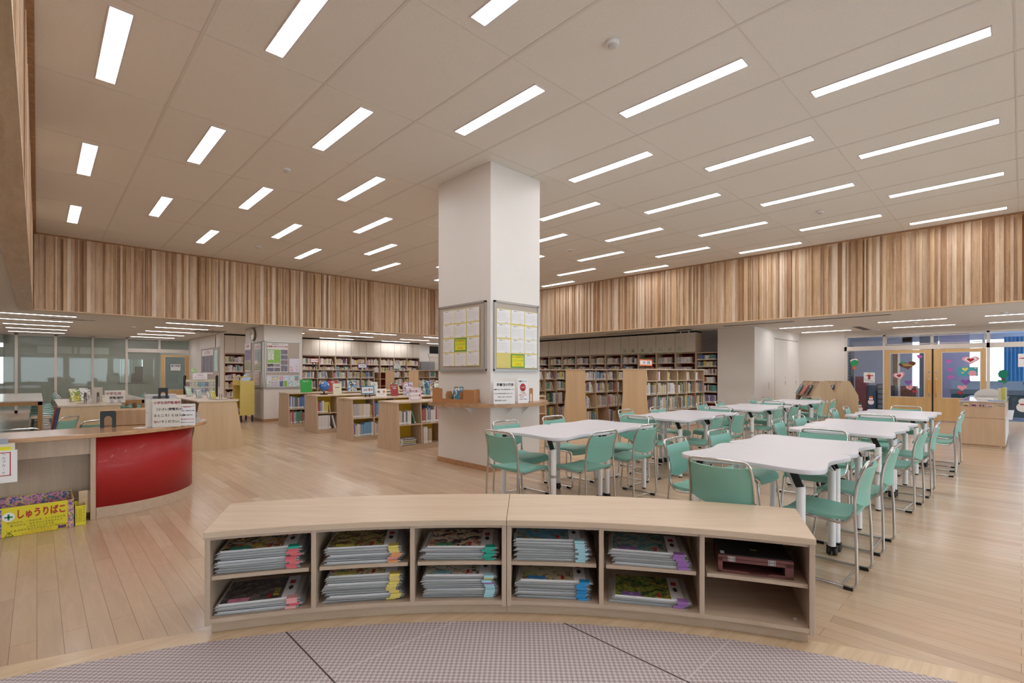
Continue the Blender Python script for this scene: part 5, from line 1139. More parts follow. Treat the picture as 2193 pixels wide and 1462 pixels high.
review_poster('yellow poster of handwritten book reviews on the right pillar face, title card at bottom', (4.913, 4.977, 1.828), 0, .815, .82, 1, 3, '５年生', [(3, 0)])
# ---- items on the ledge
card = mat('tan_card_organiser', '#b07a4e', .6, var=.04)
t = thing('leaflet_rack', 'tan card book rack with four slots on the left side of the ledge', 'rack', (4.20, 5.47, ZL), R(-68)); L_ = .66
b = MB(); b.box(-L_ / 2, L_ / 2, -.09, .09, 0.0005, .012).box(-L_ / 2, L_ / 2, .082, .09, .012, .05).box(-L_ / 2, L_ / 2, -.09, -.084, .012, .055); b.build('tray', card, t)
for i, (x, hh) in enumerate(((-L_ / 2 + .004, .21), (-.12, .16), (.1, .16), (L_ / 2 - .010, .19))):
    p = [(-.085, .012), (.085, .012), (.085, hh - .03), (.06, hh), (-.05, hh), (-.085, hh - .035)]; MB().prism(p, x, x + .006, axis='X').build('divider', card, t)
MB().box(-L_ / 2, -.17, -.092, -.086, .012, .20).build('front_panel', card, t); MB().box(L_ / 2 - .17, L_ / 2, -.092, -.086, .012, .185).build('front_panel', card, t)
def leanbook(lab, loc, rz, w_, h_, tilt, base, inks, th=.012, title=None, tm=None, ts=.04, sc=(12, 12, 12), stand=True, thr=.56, cat='book'):
    t = thing('display_book', lab, cat, loc, rz); M = Matrix.Rotation(-tilt, 4, 'X')
    o = MB().box(-w_ / 2, w_ / 2, 0, .0015, 0, h_).box(-w_ / 2, w_ / 2, th - .0015, th, 0, h_).box(-w_ / 2, -w_ / 2 + .002, 0, th, 0, h_).build('cover', printed('cover_' + str(abs(hash(lab)) % 10 ** 6) if False else 'cover_of_' + '_'.join(lab.split()[:5]), base, inks, sc, thr), t); o.matrix_local = M
    p = MB().box(-w_ / 2 + .003, w_ / 2 - .003, .0016, th - .0016, .003, h_ - .003).build('pages', pagem, t); p.matrix_local = M
    if title:
        for i, (s, sz, m, dz) in enumerate(title): tt = text(s, sz, m, t, M @ face(0, -.001, h_ * dz)); 
    if stand:
        s_ = MB().tube(fillet([(-w_ * .3, .05, 0.003), (-w_ * .3, -.016, 0.003), (-w_ * .3, -.016, .012)], .006, 3), .002, 5).tube(fillet([(w_ * .3, .05, 0.003), (w_ * .3, -.016, 0.003), (w_ * .3, -.016, .012)], .006, 3), .002, 5).tube([(-w_ * .3, .05, 0.003), (w_ * .3, .05, 0.003)], .002, 5).tube(fillet([(-w_ * .15, .10, 0.003), (-w_ * .15, .03 + h_ * .5 * math.sin(tilt), h_ * .6), (w_ * .15, .03 + h_ * .5 * math.sin(tilt), h_ * .6), (w_ * .15, .10, 0.003)], .01, 3), .002, 5)
        s_.build('wire_stand', chrome, t)
    return t
leanbook('blue sea covered book leaning in the tan rack', (4.215, 5.50, ZL + .013), R(-80), .17, .215, .28, '#2f78a8', ['#1d5a86', '#3f96bf', '#d8d2c8', '#3a6a4a'], title=[('はるかぜ', .045, paper, .8)], stand=False)
leanbook('pale patterned book leaning low in the tan rack, beside the blue one', (4.30, 5.25, ZL + .013), R(-70), .13, .15, .3, '#d8cfc8', ['#8a4a4a', '#5c5a68', '#a8a098', '#c98f6e'], stand=False)
def sign(name, lab, loc, rz, w_, h_, base, lines, tilt=.06, th=.004, legs=0, cat='sign', border=None, bm=None):
    t = thing(name, lab, cat, loc, rz); M = Matrix.Translation((0, 0, legs)) @ Matrix.Rotation(-tilt, 4, 'X')
    if border:
        o = MB().box(-w_ / 2, w_ / 2, 0, th, 0, h_).build('border', bm, t); o.matrix_local = M
        o = MB().box(-w_ / 2 + border, w_ / 2 - border, -.0008, 0, border, h_ - border).build('face_sheet', base, t); o.matrix_local = M
    else: o = MB().box(-w_ / 2, w_ / 2, 0, th, 0, h_).build('face_sheet', base, t, bevel=.0005); o.matrix_local = M
    for l in lines:
        s, sz, m, dx, dz = l[:5]; text(s, sz, m, t, M @ face(dx * w_, -.0016, dz * h_), align=l[5] if len(l) > 5 else 'CENTER', sx=l[6] if len(l) > 6 else 1, bold=l[7] if len(l) > 7 else .0006)
    if legs:
        for x in (-.045, .045): MB().box(x - .012, x + .012, .004, .007, 0.001, legs + h_ * .4).build('leg', black, t)
        MB().box(-.075, .075, -.05, .06, 0.0, .003).build('base', black, t)
    else:
        MB().box(-w_ * .3, w_ * .3, -.012, .05, 0.0, .0015).box(-w_ * .3, w_ * .3, .012 + math.sin(tilt) * .06, .014 + math.sin(tilt) * .06, 0.0, .06).build('base', clearm, t)
    return t
sign('sign', 'white card of library rules standing on the right side of the ledge', (4.52, 4.83, ZL), R(-27), .30, .30, paper, [('図書館の約束', .040, ink_k, .05, .85, 'CENTER', 1, .001), ('図書館では、静かに本を読みましょう。', .0165, ink_k, 0, .64), ('たいせつな本は 本を返しましょう。', .0165, ink_k, -.02, .46), ('・本をよごさない・おとさない！', .0145, ink_k, .02, .31), ('本を大切にします。', .019, ink_k, -.15, .15)])
sign('sign', 'narrow white notice with a red oval, at the right end of the ledge', (4.85, 4.80, ZL), R(-15), .165, .34, paper, [('図書館ルール', .022, ink_k, 0, .88), ('飲食禁止', .02, ink_br, 0, .4), ('図書館で読んでね！', .015, mat('orange_ink', '#d8662c', .7), 0, .32), ('カバンに', .016, ink_k, -.1, .24), ('いれないでください', .014, ink_k, 0, .15)])
s_ = COL.objects[-1]; rs = [o for o in COL.objects if o.get('label', '').startswith('narrow white notice with a red oval')][0]
MB().prism([(.045 * math.cos(a) * (1 + .05 * math.cos(12 * a)), .215 + .055 * math.sin(a) * (1 + .05 * math.cos(12 * a))) for a in [k * math.pi / 30 for k in range(60)]], -.0035, -.002, axis='Y').build('red_oval', redc, rs); rs.children[-1].rotation_euler = (-.06, 0, 0)
txt('大切', .03, paper, rs, 0, .008, .215)
bookend('bookend', 'tan card end piece standing behind the narrow notice on the ledge', (5.07, 4.86, ZL), R(10), card, .2, .09)
# ---- clock column
t = thing('wall_clock', 'round cream wall clock on the clock column', 'clock', (4.455, 15.28, 2.44), R(-90))
MB().lathe([(.185, 0), (.19, -.03), (.175, -.045), (.168, -.036)], n=32, axis='Y').build('case', mat('brown_grey_clock_rim', '#857768', .4), t); MB().lathe([(.166, -.030), (.166, -.0375)], n=32, axis='Y').build('dial', mat('white_clock_face', '#e9e6e0', .3, coat=.8), t)
for a, L2, w2 in ((R(-60), .09, .012), (R(20), .13, .009)):
    MB().obox((math.sin(a) * L2 / 2, -.041, math.cos(a) * L2 / 2), (w2, .003, L2), Matrix.Rotation(a, 3, 'Y')).build('hand', blackm, t)
tick = MB()
for k in range(12): a = k * math.pi / 6; tick.obox((math.sin(a) * .145, -.039, math.cos(a) * .145), (.006, .002, .022), Matrix.Rotation(a, 3, 'Y'))
tick.build('hour_mark', ink_k, t)
framed('notice_board', 'grey pinboard on the left face of the clock column, two posters on it', (4.452, 15.25, 1.575), R(-90), 1.61, 1.29)
framed('notice_board', 'grey pinboard on the front face of the clock column', (4.955, 14.402, 1.568), 0, .93, 1.30)
inks3 = ['#4a4a55', '#8d95a8', '#a05a50', '#6e86a8']
def poster(lab, loc, rz, w_, h_, head, sub, parts, basec='#e8e3e4'):
    t = thing('poster', lab, 'poster', loc, rz); MB().box(-w_ / 2, w_ / 2, -.002, 0, -h_ / 2, h_ / 2).build('sheet', mat('poster_paper_' + basec[1:], basec, .6, var=.01), t)
    if head: txt(head[0], head[1], ink_r, t, 0, -.0025, h_ * .38, bold=.002)
    if sub: txt(sub, .035, ink_k, t, 0, -.0025, h_ * .46)
    for i, (x0, x1, z0, z1, bc, ik) in enumerate(parts): MB().box(w_ * x0, w_ * x1, -.004, -.002, h_ * z0, h_ * z1).build('picture', printed('poster_print_%s_%d' % ('_'.join(lab.split()[:3]), i), bc, ik, (26, 26, 26), .55), t)
    return t
fp = poster('library news poster about book labels on the front face of the clock column', (4.813, 14.388, 1.765), 0, .565, .81, ('図書館の本のラベルに注目', .046), '図書館探検ニュース',
    [(-.48, .13, -.18, .28, '#8fc25a', ['#84b850', '#9ccb66']), (.15, .48, .12, .28, '#8a8078', inks3), (.15, .48, -.06, .1, '#7d7d80', inks3), (.15, .48, -.24, -.08, '#a88a60', inks3), (.15, .48, -.47, -.26, '#8d8a88', inks3), (-.48, -.18, -.31, -.21, '#2e2f33', ['#b9a79a']), (-.16, .12, -.31, -.21, '#d8d2cc', inks3), (-.48, -.18, -.47, -.34, '#46464c', inks3), (-.16, .12, -.47, -.34, '#8a7a6a', inks3)])
for i, s in enumerate(('913', 'ク', '3')): q = MB().box(-.25, -.10, -.006, -.004, .12 - .09 * i, .20 - .09 * i).build('label_box', paper, fp); txt(s, .07, ink_k, q, -.175, -.0065, .155 - .09 * i)
poster('pink and white sheet pinned right of the news poster', (5.264, 14.388, 1.555), 0, .27, .385, None, None, [(-.42, -.1, -.42, -.05, '#e8dfe6', ['#c9607a']), (.08, .42, -.42, -.05, '#e8dfe6', ['#c9607a'])], '#e6dff0')
poster('wide strip of small leaflets along the bottom of the front pinboard', (4.965, 14.388, 1.115), 0, .885, .325, None, None, [(-.49, -.38, -.45, -.02, '#e8e8e4', ['#2f8f5a']), (-.36, -.13, -.45, -.02, '#d6cfda', ['#b9afc6']), (-.36, -.13, .04, .45, '#e8dfc8', ['#e3dc4e', '#9aa5c4']), (-.11, 0, .04, .45, '#c59ac0', ['#e6c8dc']), (-.11, 0, -.45, 0, '#6a7fa8', ['#3c4c6a']), (.02, .33, .04, .45, '#e2e8ee', ['#a8c4d8']), (.02, .12, -.45, 0, '#9ac04a', ['#6a9a3a']), (.14, .48, -.45, 0, '#dfe8e6', ['#9ab8ca']), (.35, .48, .04, .45, '#5ab0cc', ['#a8cc50', '#d96a5a'])], '#dfe0e6')
poster('colourful poster at the far side of the left pinboard on the clock column', (4.438, 15.745, 1.8), R(-90), .56, .83, ('森の図書館', .06), 'ニュース', [(-.46, .46, -.12, .26, '#8a8294', ['#3c3c48', '#a0505a', '#b9b4c0', '#6a5aa0']), (-.46, .46, -.46, -.14, '#c9b48a', ['#4a5a78', '#8aa06a'])])
poster('blue and green poster at the near side of the left pinboard', (4.438, 14.85, 1.77), R(-90), .56, .78, ('くらべてみよう', .06), 'ニュース', [(-.46, 0, -.1, .3, '#a8c4d0', ['#6aa08a', '#c98aa0']), (.0, .46, -.2, .3, '#9ab4d8', ['#5a78b0', '#7ab88a', '#c9c05a']), (-.46, .46, -.46, -.22, '#cfd0b8', ['#5a7a50', '#9a8a60'])])
poster('pale map sheet low on the left pinboard', (4.438, 14.95, 1.18), R(-90), .52, .34, None, None, [(-.46, .46, -.44, .44, '#e8dcd6', ['#c97a78', '#a8a0a0'])])
poster('pale sheet low on the far side of the left pinboard', (4.438, 15.7, 1.15), R(-90), .52, .34, None, None, [(-.46, .46, -.44, .44, '#dcd0c4', ['#c9a060', '#8aa0b8'])])
# ---- whiteboard with posters on the side wall
framed('notice_board', 'grey pinboard with posters on the side wall by the sliding door', (4.335, 19.65, 1.56), R(-90), 2.45, 1.28)
poster('tall photo poster on the side wall pinboard', (4.322, 19.98, 1.72), R(-90), 1.62, .86, ('しらべてみよう', .12), 'おすすめの本', [(-.47, -.16, -.42, .26, '#6e6a64', inks3), (-.14, .16, -.42, .26, '#8a8478', inks3), (.18, .47, -.42, .26, '#7a7470', inks3)])
poster('pale mint sheet on the side wall pinboard', (4.322, 18.8, 1.75), R(-90), .42, .7, None, None, [(-.4, .4, -.4, .4, '#bfdcd2', ['#a8ccc4'])], '#c4e0d8')
# ---- far corner: steel cabinet and door
t = thing('steel_cabinet', 'plain grey steel cabinet standing past the far wall bookcases', 'cabinet', (12.50, 18.3, 0)); gs = mat('light_grey_steel_cabinet', '#9fa1a4', .4, .2); MB().box(-.36, .34, 0, .5, 0, 1.85).build('body', gs, t)
for x in (-.355, 0): MB().box(x, x + .34, -.012, 0, .05, 1.82).build('door', gs, t)
struct(MB().box(12.98, 13.62, 18.90, 18.95, 0, 2.06).build('door_4', cabw)); struct(MB().box(13.0, 13.6, 18.91, 18.95, 2.24, 2.58).build('window_7', mat('dark_transom_glass', '#2c2c2c', .15))); struct(MB().box(12.93, 13.67, 18.90, 18.95, 2.08, 2.24).build('trim_9', frame_w))
# ---- corner letters under the cabinets
for s, y in zip('文庫本コーナー', (9.38, 9.06, 8.70, 8.39, 8.04, 7.72, 7.38)):
    t = thing('letter_card', 'green bordered card reading %s under the right wall cupboards' % s, 'card', (XB - .022, y, 2.085), R(-90)); t['label'] = 'green bordered letter card on the cupboard doors, %s from the pillar' % ORD[(9.38, 9.06, 8.70, 8.39, 8.04, 7.72, 7.38).index(y)]
    MB().box(-.075, .075, -.002, 0, -.095, .095).build('border', mat('pale_green_card', '#a8c48a', .6), t); MB().box(-.06, .06, -.003, -.002, -.08, .08).build('face_sheet', mat('greyish_card', '#cfc8ba', .6), t); txt(s, .11, ink_k, t, 0, -.0035, 0)
# ---- subject signs on top of the cases
blueb = mat('blue_border_card', '#2a86ae', .5); purp = mat('purple_border_card', '#5a4a94', .5); tealb = mat('teal_border_card', '#3f9a8e', .5); orab = mat('orange_border_card', '#e8743c', .5); redb = mat('red_border_card', '#a83230', .5); pinkb = mat('rose_border_card', '#c97a8e', .5)
sign('sign', 'blue bordered 200 history sign on black legs, second low case', (4.95, 9.45, .847), 0, .30, .17, paper, [('200', .06, ink_b, -.18, .5, 'CENTER', 1, .001), ('歴史', .06, ink_k, .22, .5)], tilt=.03, legs=.06, border=.022, bm=blueb)
sign('sign', 'purple bordered 300 sign on top of the long case by the clock column', (7.62, 14.9, 1.452), 0, .32, .15, paper, [('300', .05, ink_b, -.22, .5), ('社会科学', .045, ink_k, .18, .5)], tilt=.03, legs=.05, border=.02, bm=purp)
sign('sign', 'teal bordered 400 sign standing on the rearmost case', (9.86, 16.5, 1.452), 0, .32, .15, paper, [('400', .05, ink_g, -.22, .5), ('自然科学', .045, ink_k, .18, .5)], tilt=.03, legs=.045, border=.02, bm=tealb)
sign('sign', 'orange bordered 800 sign on top of the case nearest the tables', (9.82, 5.85, 1.452), 0, .54, .15, paper, [('800', .07, ink_r, -.14, .5, 'CENTER', 1, .001), ('言語', .07, ink_k, .2, .5, 'CENTER', 1, .001)], tilt=.03, legs=.06, border=.03, bm=orab)
sign('sign', 'dark red bordered sign on the long case right of the clock column', (6.05, 14.9, 1.452), 0, .27, .14, paper, [('ヤング文庫', .045, ink_r, 0, .5)], tilt=.03, legs=.20, border=.02, bm=redb)
t = sign('sign', 'white sign with rose scalloped border on the case nearest the pillar', (4.99, 7.72, .847), 0, .27, .235, paper, [('教科書に', .058, mat('maroon_ink', '#a04a5a', .7), 0, .70), ('のっている', .036, mat('maroon_ink', '#a04a5a', .7), -.12, .36), ('本', .06, mat('crimson_ink', '#c02a4a', .7), .34, .36)], tilt=.1)
fb = MB()
for x0, x1, z0, z1 in ((-.10, .10, .012, .018), (-.10, .10, .217, .223), (-.122, -.116, .035, .20), (.116, .122, .035, .20)): fb.box(x0, x1, -.002, -.0005, z0, z1)
for sx in (-1, 1):
    for z in (.03, .205): fb.box(sx * .108 - .009, sx * .108 + .009, -.002, -.0005, z - .009, z + .009)
o = fb.build('border', pinkb, t); o.rotation_euler = (-.1, 0, 0)
# ---- books and objects displayed on the low cases
Z8 = .8465
leanbook('bright green book stood up on the farthest low case', (5.0, 12.82, Z8), R(0), .29, .33, .12, '#2a9e3c', ['#27963a', '#2fa844'], title=[('みどり', .05, paper, .85)], thr=.7)
leanbook('red book on a wire stand, on the farthest low case', (5.72, 12.82, Z8), R(-8), .27, .31, .3, '#a8323c', ['#a02c38', '#b03a42'], title=[('図鑑', .05, paper, .85)], thr=.7)
leanbook('blue and white manga style book on the farthest low case', (6.25, 12.8, Z8), R(5), .26, .31, .2, '#5a92cc', ['#e6e2dc', '#d9c84a', '#2e3440', '#c0d4e8'])
leanbook('pale cream book with a small grey picture on the third low case', (5.05, 11.1, Z8), R(-4), .20, .26, .18, '#d9d6bc', ['#cfccb2'], thr=.75); MB().box(-.05, .05, .028, .03, .10, .17).build('picture', mat('grey_green_print', '#6d756a', .6), COL.objects[[o.name for o in COL.objects if o.get('label', '').startswith('pale cream book')][0]])
leanbook('white and green slim book on the third low case', (6.0, 11.1, Z8), 0, .19, .28, .15, '#dfe2dc', ['#d0d8d0', '#8aa88a'], title=[('いのち', .035, ink_k, .7)], thr=.62)
leanbook('yellow and white magazine on the third low case', (6.6, 11.12, Z8), 0, .22, .25, .2, '#e4deb0', ['#8ab0c0', '#d9c84a', '#5a6a78'])
leanbook('white landscape book with two round pictures on the second low case', (5.25, 9.42, Z8), 0, .25, .17, .15, '#e8e4e0', ['#e2deda'], title=[('おいしい料理', .02, ink_k, .3)], thr=.75)
q_ = [o for o in COL.objects if o.get('label', '').startswith('white landscape book')][0]
for x, m in ((-.06, mat('brown_round_picture', '#6a5440', .6)), (.065, mat('orange_round_picture', '#c9854a', .6))):
    d_ = MB().prism([(x + .03 * math.cos(a), .105 + .024 * math.sin(a)) for a in [k * math.pi / 10 for k in range(20)]], -.002, -.0005, axis='Y').build('picture', m, q_); d_.rotation_euler = (-.15, 0, 0)
leanbook('dark red book with white lettering on the second low case', (5.62, 9.5, Z8), R(-6), .17, .26, .2, '#9a2a30', ['#a83238'], title=[('はじめて', .035, paper, .82), ('物語', .04, paper, .65)], thr=.7)
leanbook('pink topped picture book on the second low case, behind the rose bordered sign', (6.0, 9.55, Z8), 0, .27, .30, .2, '#c9b8c0', ['#d06a94', '#5a5560', '#dcd6da', '#9aa0b0'])
leanbook('light blue magazine on the second low case, left of the purple one', (6.55, 9.6, Z8), 0, .25, .32, .15, '#9cc8d8', ['#e4e4d8', '#6aa8c0', '#4a6a80'])
leanbook('purple and white magazine on the second low case', (6.62, 9.42, Z8), R(4), .27, .33, .14, '#b0a4c0', ['#7a6a9c', '#ded8e4', '#3c3a48', '#d9c860'], title=[('平成時代', .05, mat('plum_ink', '#6a3a7a', .7), .6)])
leanbook('white book with bold green and red lettering, near the pillar ledge', (5.62, 7.78, Z8), R(-8), .24, .31, .25, '#ecebe4', ['#e4e3dc'], title=[('古墳の', .065, ink_g, .82), ('なぞ', .08, ink_br, .55), ('たんけん', .04, ink_b, .3)], thr=.75)
leanbook('blue topped book partly behind the pillar, on the second low case', (7.25, 9.5, Z8), 0, .30, .36, .15, '#6a94b8', ['#3a5a88', '#d8d8d0', '#8a7a6a'])
t = thing('globe', 'blue desk globe on a black stand, on the third low case', 'globe', (4.78, 11.22, Z8))
def globe_mat():
    m = bpy.data.materials.new('globe_map'); m.use_nodes = True; nt = m.node_tree; b = nt.nodes['Principled BSDF']; N = nt.nodes.new; L = nt.links.new; tc = N('ShaderNodeTexCoord'); nz = N('ShaderNodeTexNoise'); nz.inputs['Scale'].default_value = 9; nz.inputs['Detail'].default_value = 6
    rp = N('ShaderNodeValToRGB'); rp.color_ramp.interpolation = 'CONSTANT'; rp.color_ramp.elements[0].color = (*lin('#3f78c4'), 1); rp.color_ramp.elements[1].position = .55; rp.color_ramp.elements[1].color = (*lin('#cfcaa8'), 1)
    L(tc.outputs['Object'], nz.inputs['Vector']); L(nz.outputs['Fac'], rp.inputs[0]); L(rp.outputs[0], b.inputs['Base Color']); b.inputs['Roughness'].default_value = .3; return m
MB().lathe([(.115 * math.sin(math.pi * k / 20) + .0005, -.115 * math.cos(math.pi * k / 20)) for k in range(21)], (0, 0, .195), 28).build('sphere', globe_mat(), t)
MB().lathe([(.085, 0.0), (.085, .008), (.02, .02), (.012, .07)], n=24).build('base', black, t)
MB().tube([(.125 * math.sin(R(a)), 0, .195 - .125 * math.cos(R(a))) for a in range(0, 181, 12)], .005, 6).build('meridian_arm', black, t); t.rotation_euler = (0, 0, R(200))
# ---- yellow book cart
yc_ = mat('yellow_painted_steel', '#dcc46c', .4, var=.02)
t = thing('book_cart', 'yellow steel book cart on castors beside the clock column', 'cart', (4.1, 14.62, 0))
for y in (0, .68):
    pts = [(-.17, .19), (.19, .19), (.19, 1.14)] + [(.01 + .18 * math.cos(R(a)), 1.14 + .095 * math.sin(R(a))) for a in range(0, 181, 15)][1:-1] + [(-.17, 1.14)]
    MB().prism([(-.17, .19), (.19, .19), (.19, 1.13), (-.17, 1.13)], y, y + .018, axis='Y').build('side_panel', yc_, t, bevel=.003)
    MB().tube([(.01 + .17 * math.cos(R(a)), y + .009, 1.13 + .11 * abs(math.sin(R(a))) ** .6) for a in range(0, 181, 12)], .012, 8).build('handle', yc_, t)
for z in (.22, .62, 1.02): MB().box(-.17, .19, .018, .68, z - .015, z).box(.17, .19, .018, .68, z, z + .05).build('shelf_board', yc_, t)
MB().box(.0, .012, .018, .68, .22, 1.02).build('centre_panel', yc_, t); MB().box(-.02, .05, -.003, 0, 1.06, 1.08).build('label_plate', alu, t)
for x in (-.13, .15):
    for y in (.06, .63):
        c_ = MB(); c_.lathe([(.05, -.012), (.055, 0), (.05, .012)], (x, y, .056), n=18, axis='X').box(x - .02, x + .02, y - .02, y + .02, .115, .19).box(x - .022, x - .016, y - .015, y + .015, .05, .13).box(x + .016, x + .022, y - .015, y + .015, .05, .13); c_.build('caster', black, t)
o = thing('display_book', 'silver tablet like book leaning on the cart top', 'book', (4.06, 14.85, 1.024), R(-10)); q = MB().box(-.1, .1, 0, .012, 0, .27).build('cover', mat('silver_blue_cover', '#aab6cc', .2, .2), o); q.rotation_euler = (0, R(28), 0)
o = thing('book', 'pink and dark book lying on the lower cart shelf', 'book', (3.99, 14.8, .222)); MB().box(-.05, .07, 0, .2, 0, .16).build('cover', printed('cover_pink_dark', '#b06a78', ['#3a3038', '#d8c8cc']), o)
o = thing('book', 'small dark book on the middle cart shelf', 'book', (4.03, 14.72, .622)); MB().box(0, .03, 0, .16, 0, .11).build('cover', mat('dark_grey_cover', '#55565c', .5), o)
yf = thing('sign', 'yellow bordered notice leaning between the birch shelf and the cart', 'sign', (2.98, 11.45, 0), R(0)); q = MB().box(-.10, .10, 0, .01, 0, .31).build('border', mat('yellow_border_card', '#dcc84a', .5), yf); q2 = MB().box(-.075, .075, -.002, 0, .03, .28).build('face_sheet', paper, yf)
for o in (q, q2): o.rotation_euler = (R(-8), R(-8), 0)
for i in range(5): l_ = MB().box(-.055, .05, -.0035, -.002, .07 + .04 * i, .082 + .04 * i).build('writing', ink_k, yf); l_.rotation_euler = (R(-8), R(-8), 0)
# ---- leaflet display rack behind the birch shelf
t = thing('leaflet_display', 'leaflet display rack with black looped posts and rows of colourful cards', 'display rack', (2.9, 14.0, 0))
for x in (-.34, .34): MB().tube(fillet([(x - .02, -.06, 0.012), (x - .02, -.0, 1.26), (x + .02, .04, 1.28), (x + .02, .12, 0.012)], .03, 6), .014, 8).build('post', blackm, t)
bd = MB().box(-.32, .32, .0, .02, .70, 1.18).build('board', mat('cream_rack_board', '#d9d2bc', .6), t); MB().box(-.32, .32, -.04, .0, .68, .71).build('tray', yel, t)
rl_ = random.Random(9)
for r0 in range(3):
    for c0 in range(8):
        x = -.28 + .08 * c0; z = .76 + .15 * r0; cc = rl_.choice(['#8ab0d0', '#3f6a8a', '#e2dccc', '#5aa0a8', '#c9c0b0', '#e0dcd8', '#8a4a4a', '#9ab86a', '#d8d0c0'])
        k = thing('leaflet', 'small leaflet on the display rack, %s column, %s row' % (ORD[c0], ('lowest', 'middle', 'highest')[r0]), 'leaflet', (2.9 + x, 13.992, z), 0, 'leaflets on the display rack'); MB().box(-.034, .034, 0, .002, -.055, .06).build('card', printed('leaflet_' + cc[1:], cc, ['#2e323c', '#d8d4cc', '#7a8a9a'], (45, 45, 45), .57), k)
k = sign('sign', 'pink lettered white sign on top of the leaflet display rack', (2.87, 13.98, 1.185), 0, .31, .15, paper, [('ご自由に', .04, mat('rose_ink', '#c06a8a', .7), 0, .68), ('おとりください', .035, mat('rose_ink', '#c06a8a', .7), 0, .3)])
k = thing('tag', 'small green striped tag above the leaflet rack', 'tag', (2.74, 13.99, 1.40)); o = MB().box(-.06, .06, 0, .002, -.05, .05).build('card', printed('green_stripe_tag', '#a8cc8a', ['#e4ecd8'], (10, 10, 60)), k); o.rotation_euler = (0, R(35), 0); MB().tube([(0, .004, 0), (0, .004, -.2)], .002, 5).build('stick', chrome, k)
# ---- small displays on the birch shelf and on the left shelf
def clearstand(lab, loc, rz, col, w_=.11, h_=.16):
    t = thing('display_stand', lab, 'display stand', loc, rz); M = Matrix.Rotation(-.3, 4, 'X'); o = MB().box(-w_ / 2, w_ / 2, 0, .003, 0.002, h_).build('clear_back', clearm, t); o.matrix_local = M
    o = MB().box(-w_ * .4, w_ * .4, -.010, -.002, .012, h_ * .9).build('booklet', printed('booklet_' + col[1:], col, ['#e0dcd4', '#4a4e58'], (40, 40, 40), .6), t); o.matrix_local = M; MB().box(-w_ / 2, w_ / 2, -.03, .05, 0.0, .003).build('clear_foot', clearm, t); return t
clearstand('clear stand with a mint booklet on the birch shelf, farthest back', (2.25, 11.85, .862), R(30), '#b8ccb8', .13, .22)
clearstand('clear stand with a red and grey booklet, middle of the birch shelf', (2.24, 10.95, .862), R(35), '#a8b4b4', .13, .19)
clearstand('clear stand with a plain card, right of the red booklet', (2.38, 10.8, .862), R(20), '#c4cccc', .1, .14)
clearstand('clear stand with a yellow and green booklet near the birch shelf edge', (2.32, 10.25, .862), R(25), '#c9b83c', .12, .17)
t = thing('bookend', 'thin metal bookend lying open at the near edge of the birch shelf', 'bookend', (2.40, 10.12, .862)); MB().box(-.02, -.012, 0, .003, 0, .1).box(.012, .02, 0, .003, 0, .1).box(-.08, .12, -.04, .06, 0, .002).build('plate', mat('dark_steel', '#5c5a58', .35, .7), t)
s0 = sign('sign', 'clipped corner sign naming the junior high reading area, left shelf', (.905, 10.16, .862), R(-2), .26, .20, mat('ivory_card', '#ddd5cc', .5), [('中学生用', .05, mat('mauve_red_ink', '#9a4450', .7), -.08, .72, 'CENTER', 1, .001), ('閲覧場所', .045, ink_k, .06, .38, 'CENTER', 1, .001)], tilt=.06)
for x in (-.06, .03): t = MB().box(x, x + .04, -.012, -.010, 0.002, .05).build('clear_clip', clearm, s0)
bookend('bookend', 'steel bookend seen edge on, left one on the left shelf top', (.545, 10.25, .862), R(70), mat('dark_steel', '#5c5a58', .35, .7), .17, .1)
bookend('bookend', 'steel bookend seen edge on, right one on the left shelf top', (.70, 10.25, .862), R(70), mat('dark_steel', '#5c5a58', .35, .7), .17, .1)
leanbook('yellow green picture book leaning open on the left shelf', (.47, 11.1, .862), R(25), .15, .22, .25, '#8a9a34', ['#3a6a4a', '#c9b84a', '#d8d8c0'])
leanbook('white and brown magazine curling on the left shelf', (.60, 11.2, .862), R(10), .15, .23, .3, '#c9c4c4', ['#5a4a44', '#9a8a84', '#e4e2e0'])
leanbook('plain beige card back on the left shelf, before the glass', (.72, 10.7, .862), 0, .14, .24, .1, '#bdb2a4', ['#b8ac9e'], stand=False)
mn = thing('monitor', 'grey backed monitor behind the desk, its top above the signs', 'monitor', (1.32, 8.85, .24), R(8)); MB().box(-.20, .20, 0, .03, .56, .79).build('screen_back', mat('white_grey_plastic', '#c9c4c4', .5), mn, bevel=.01); MB().box(-.1, .1, -.012, 0, .56, .765).build('hinge_cover', mat('slate_plastic', '#5a5e66', .5), mn); MB().cyl(0, .05, .50, .60, .03).box(-.14, .14, .0, .15, .481, .50).build('stand', mat('slate_plastic', '#5a5e66', .5), mn)
dk = thing('side_table', 'low work table behind the desk carrying the monitor', 'table', (1.32, 8.85, 0), R(8)); MB().box(-.4, .3, -.4, .35, .695, .719).build('table_top', lam, dk)
for x in (-.36, .26):
    for y in (-.36, .31): MB().box(x - .02, x + .02, y - .02, y + .02, 0, .695).build('leg', legw, dk)
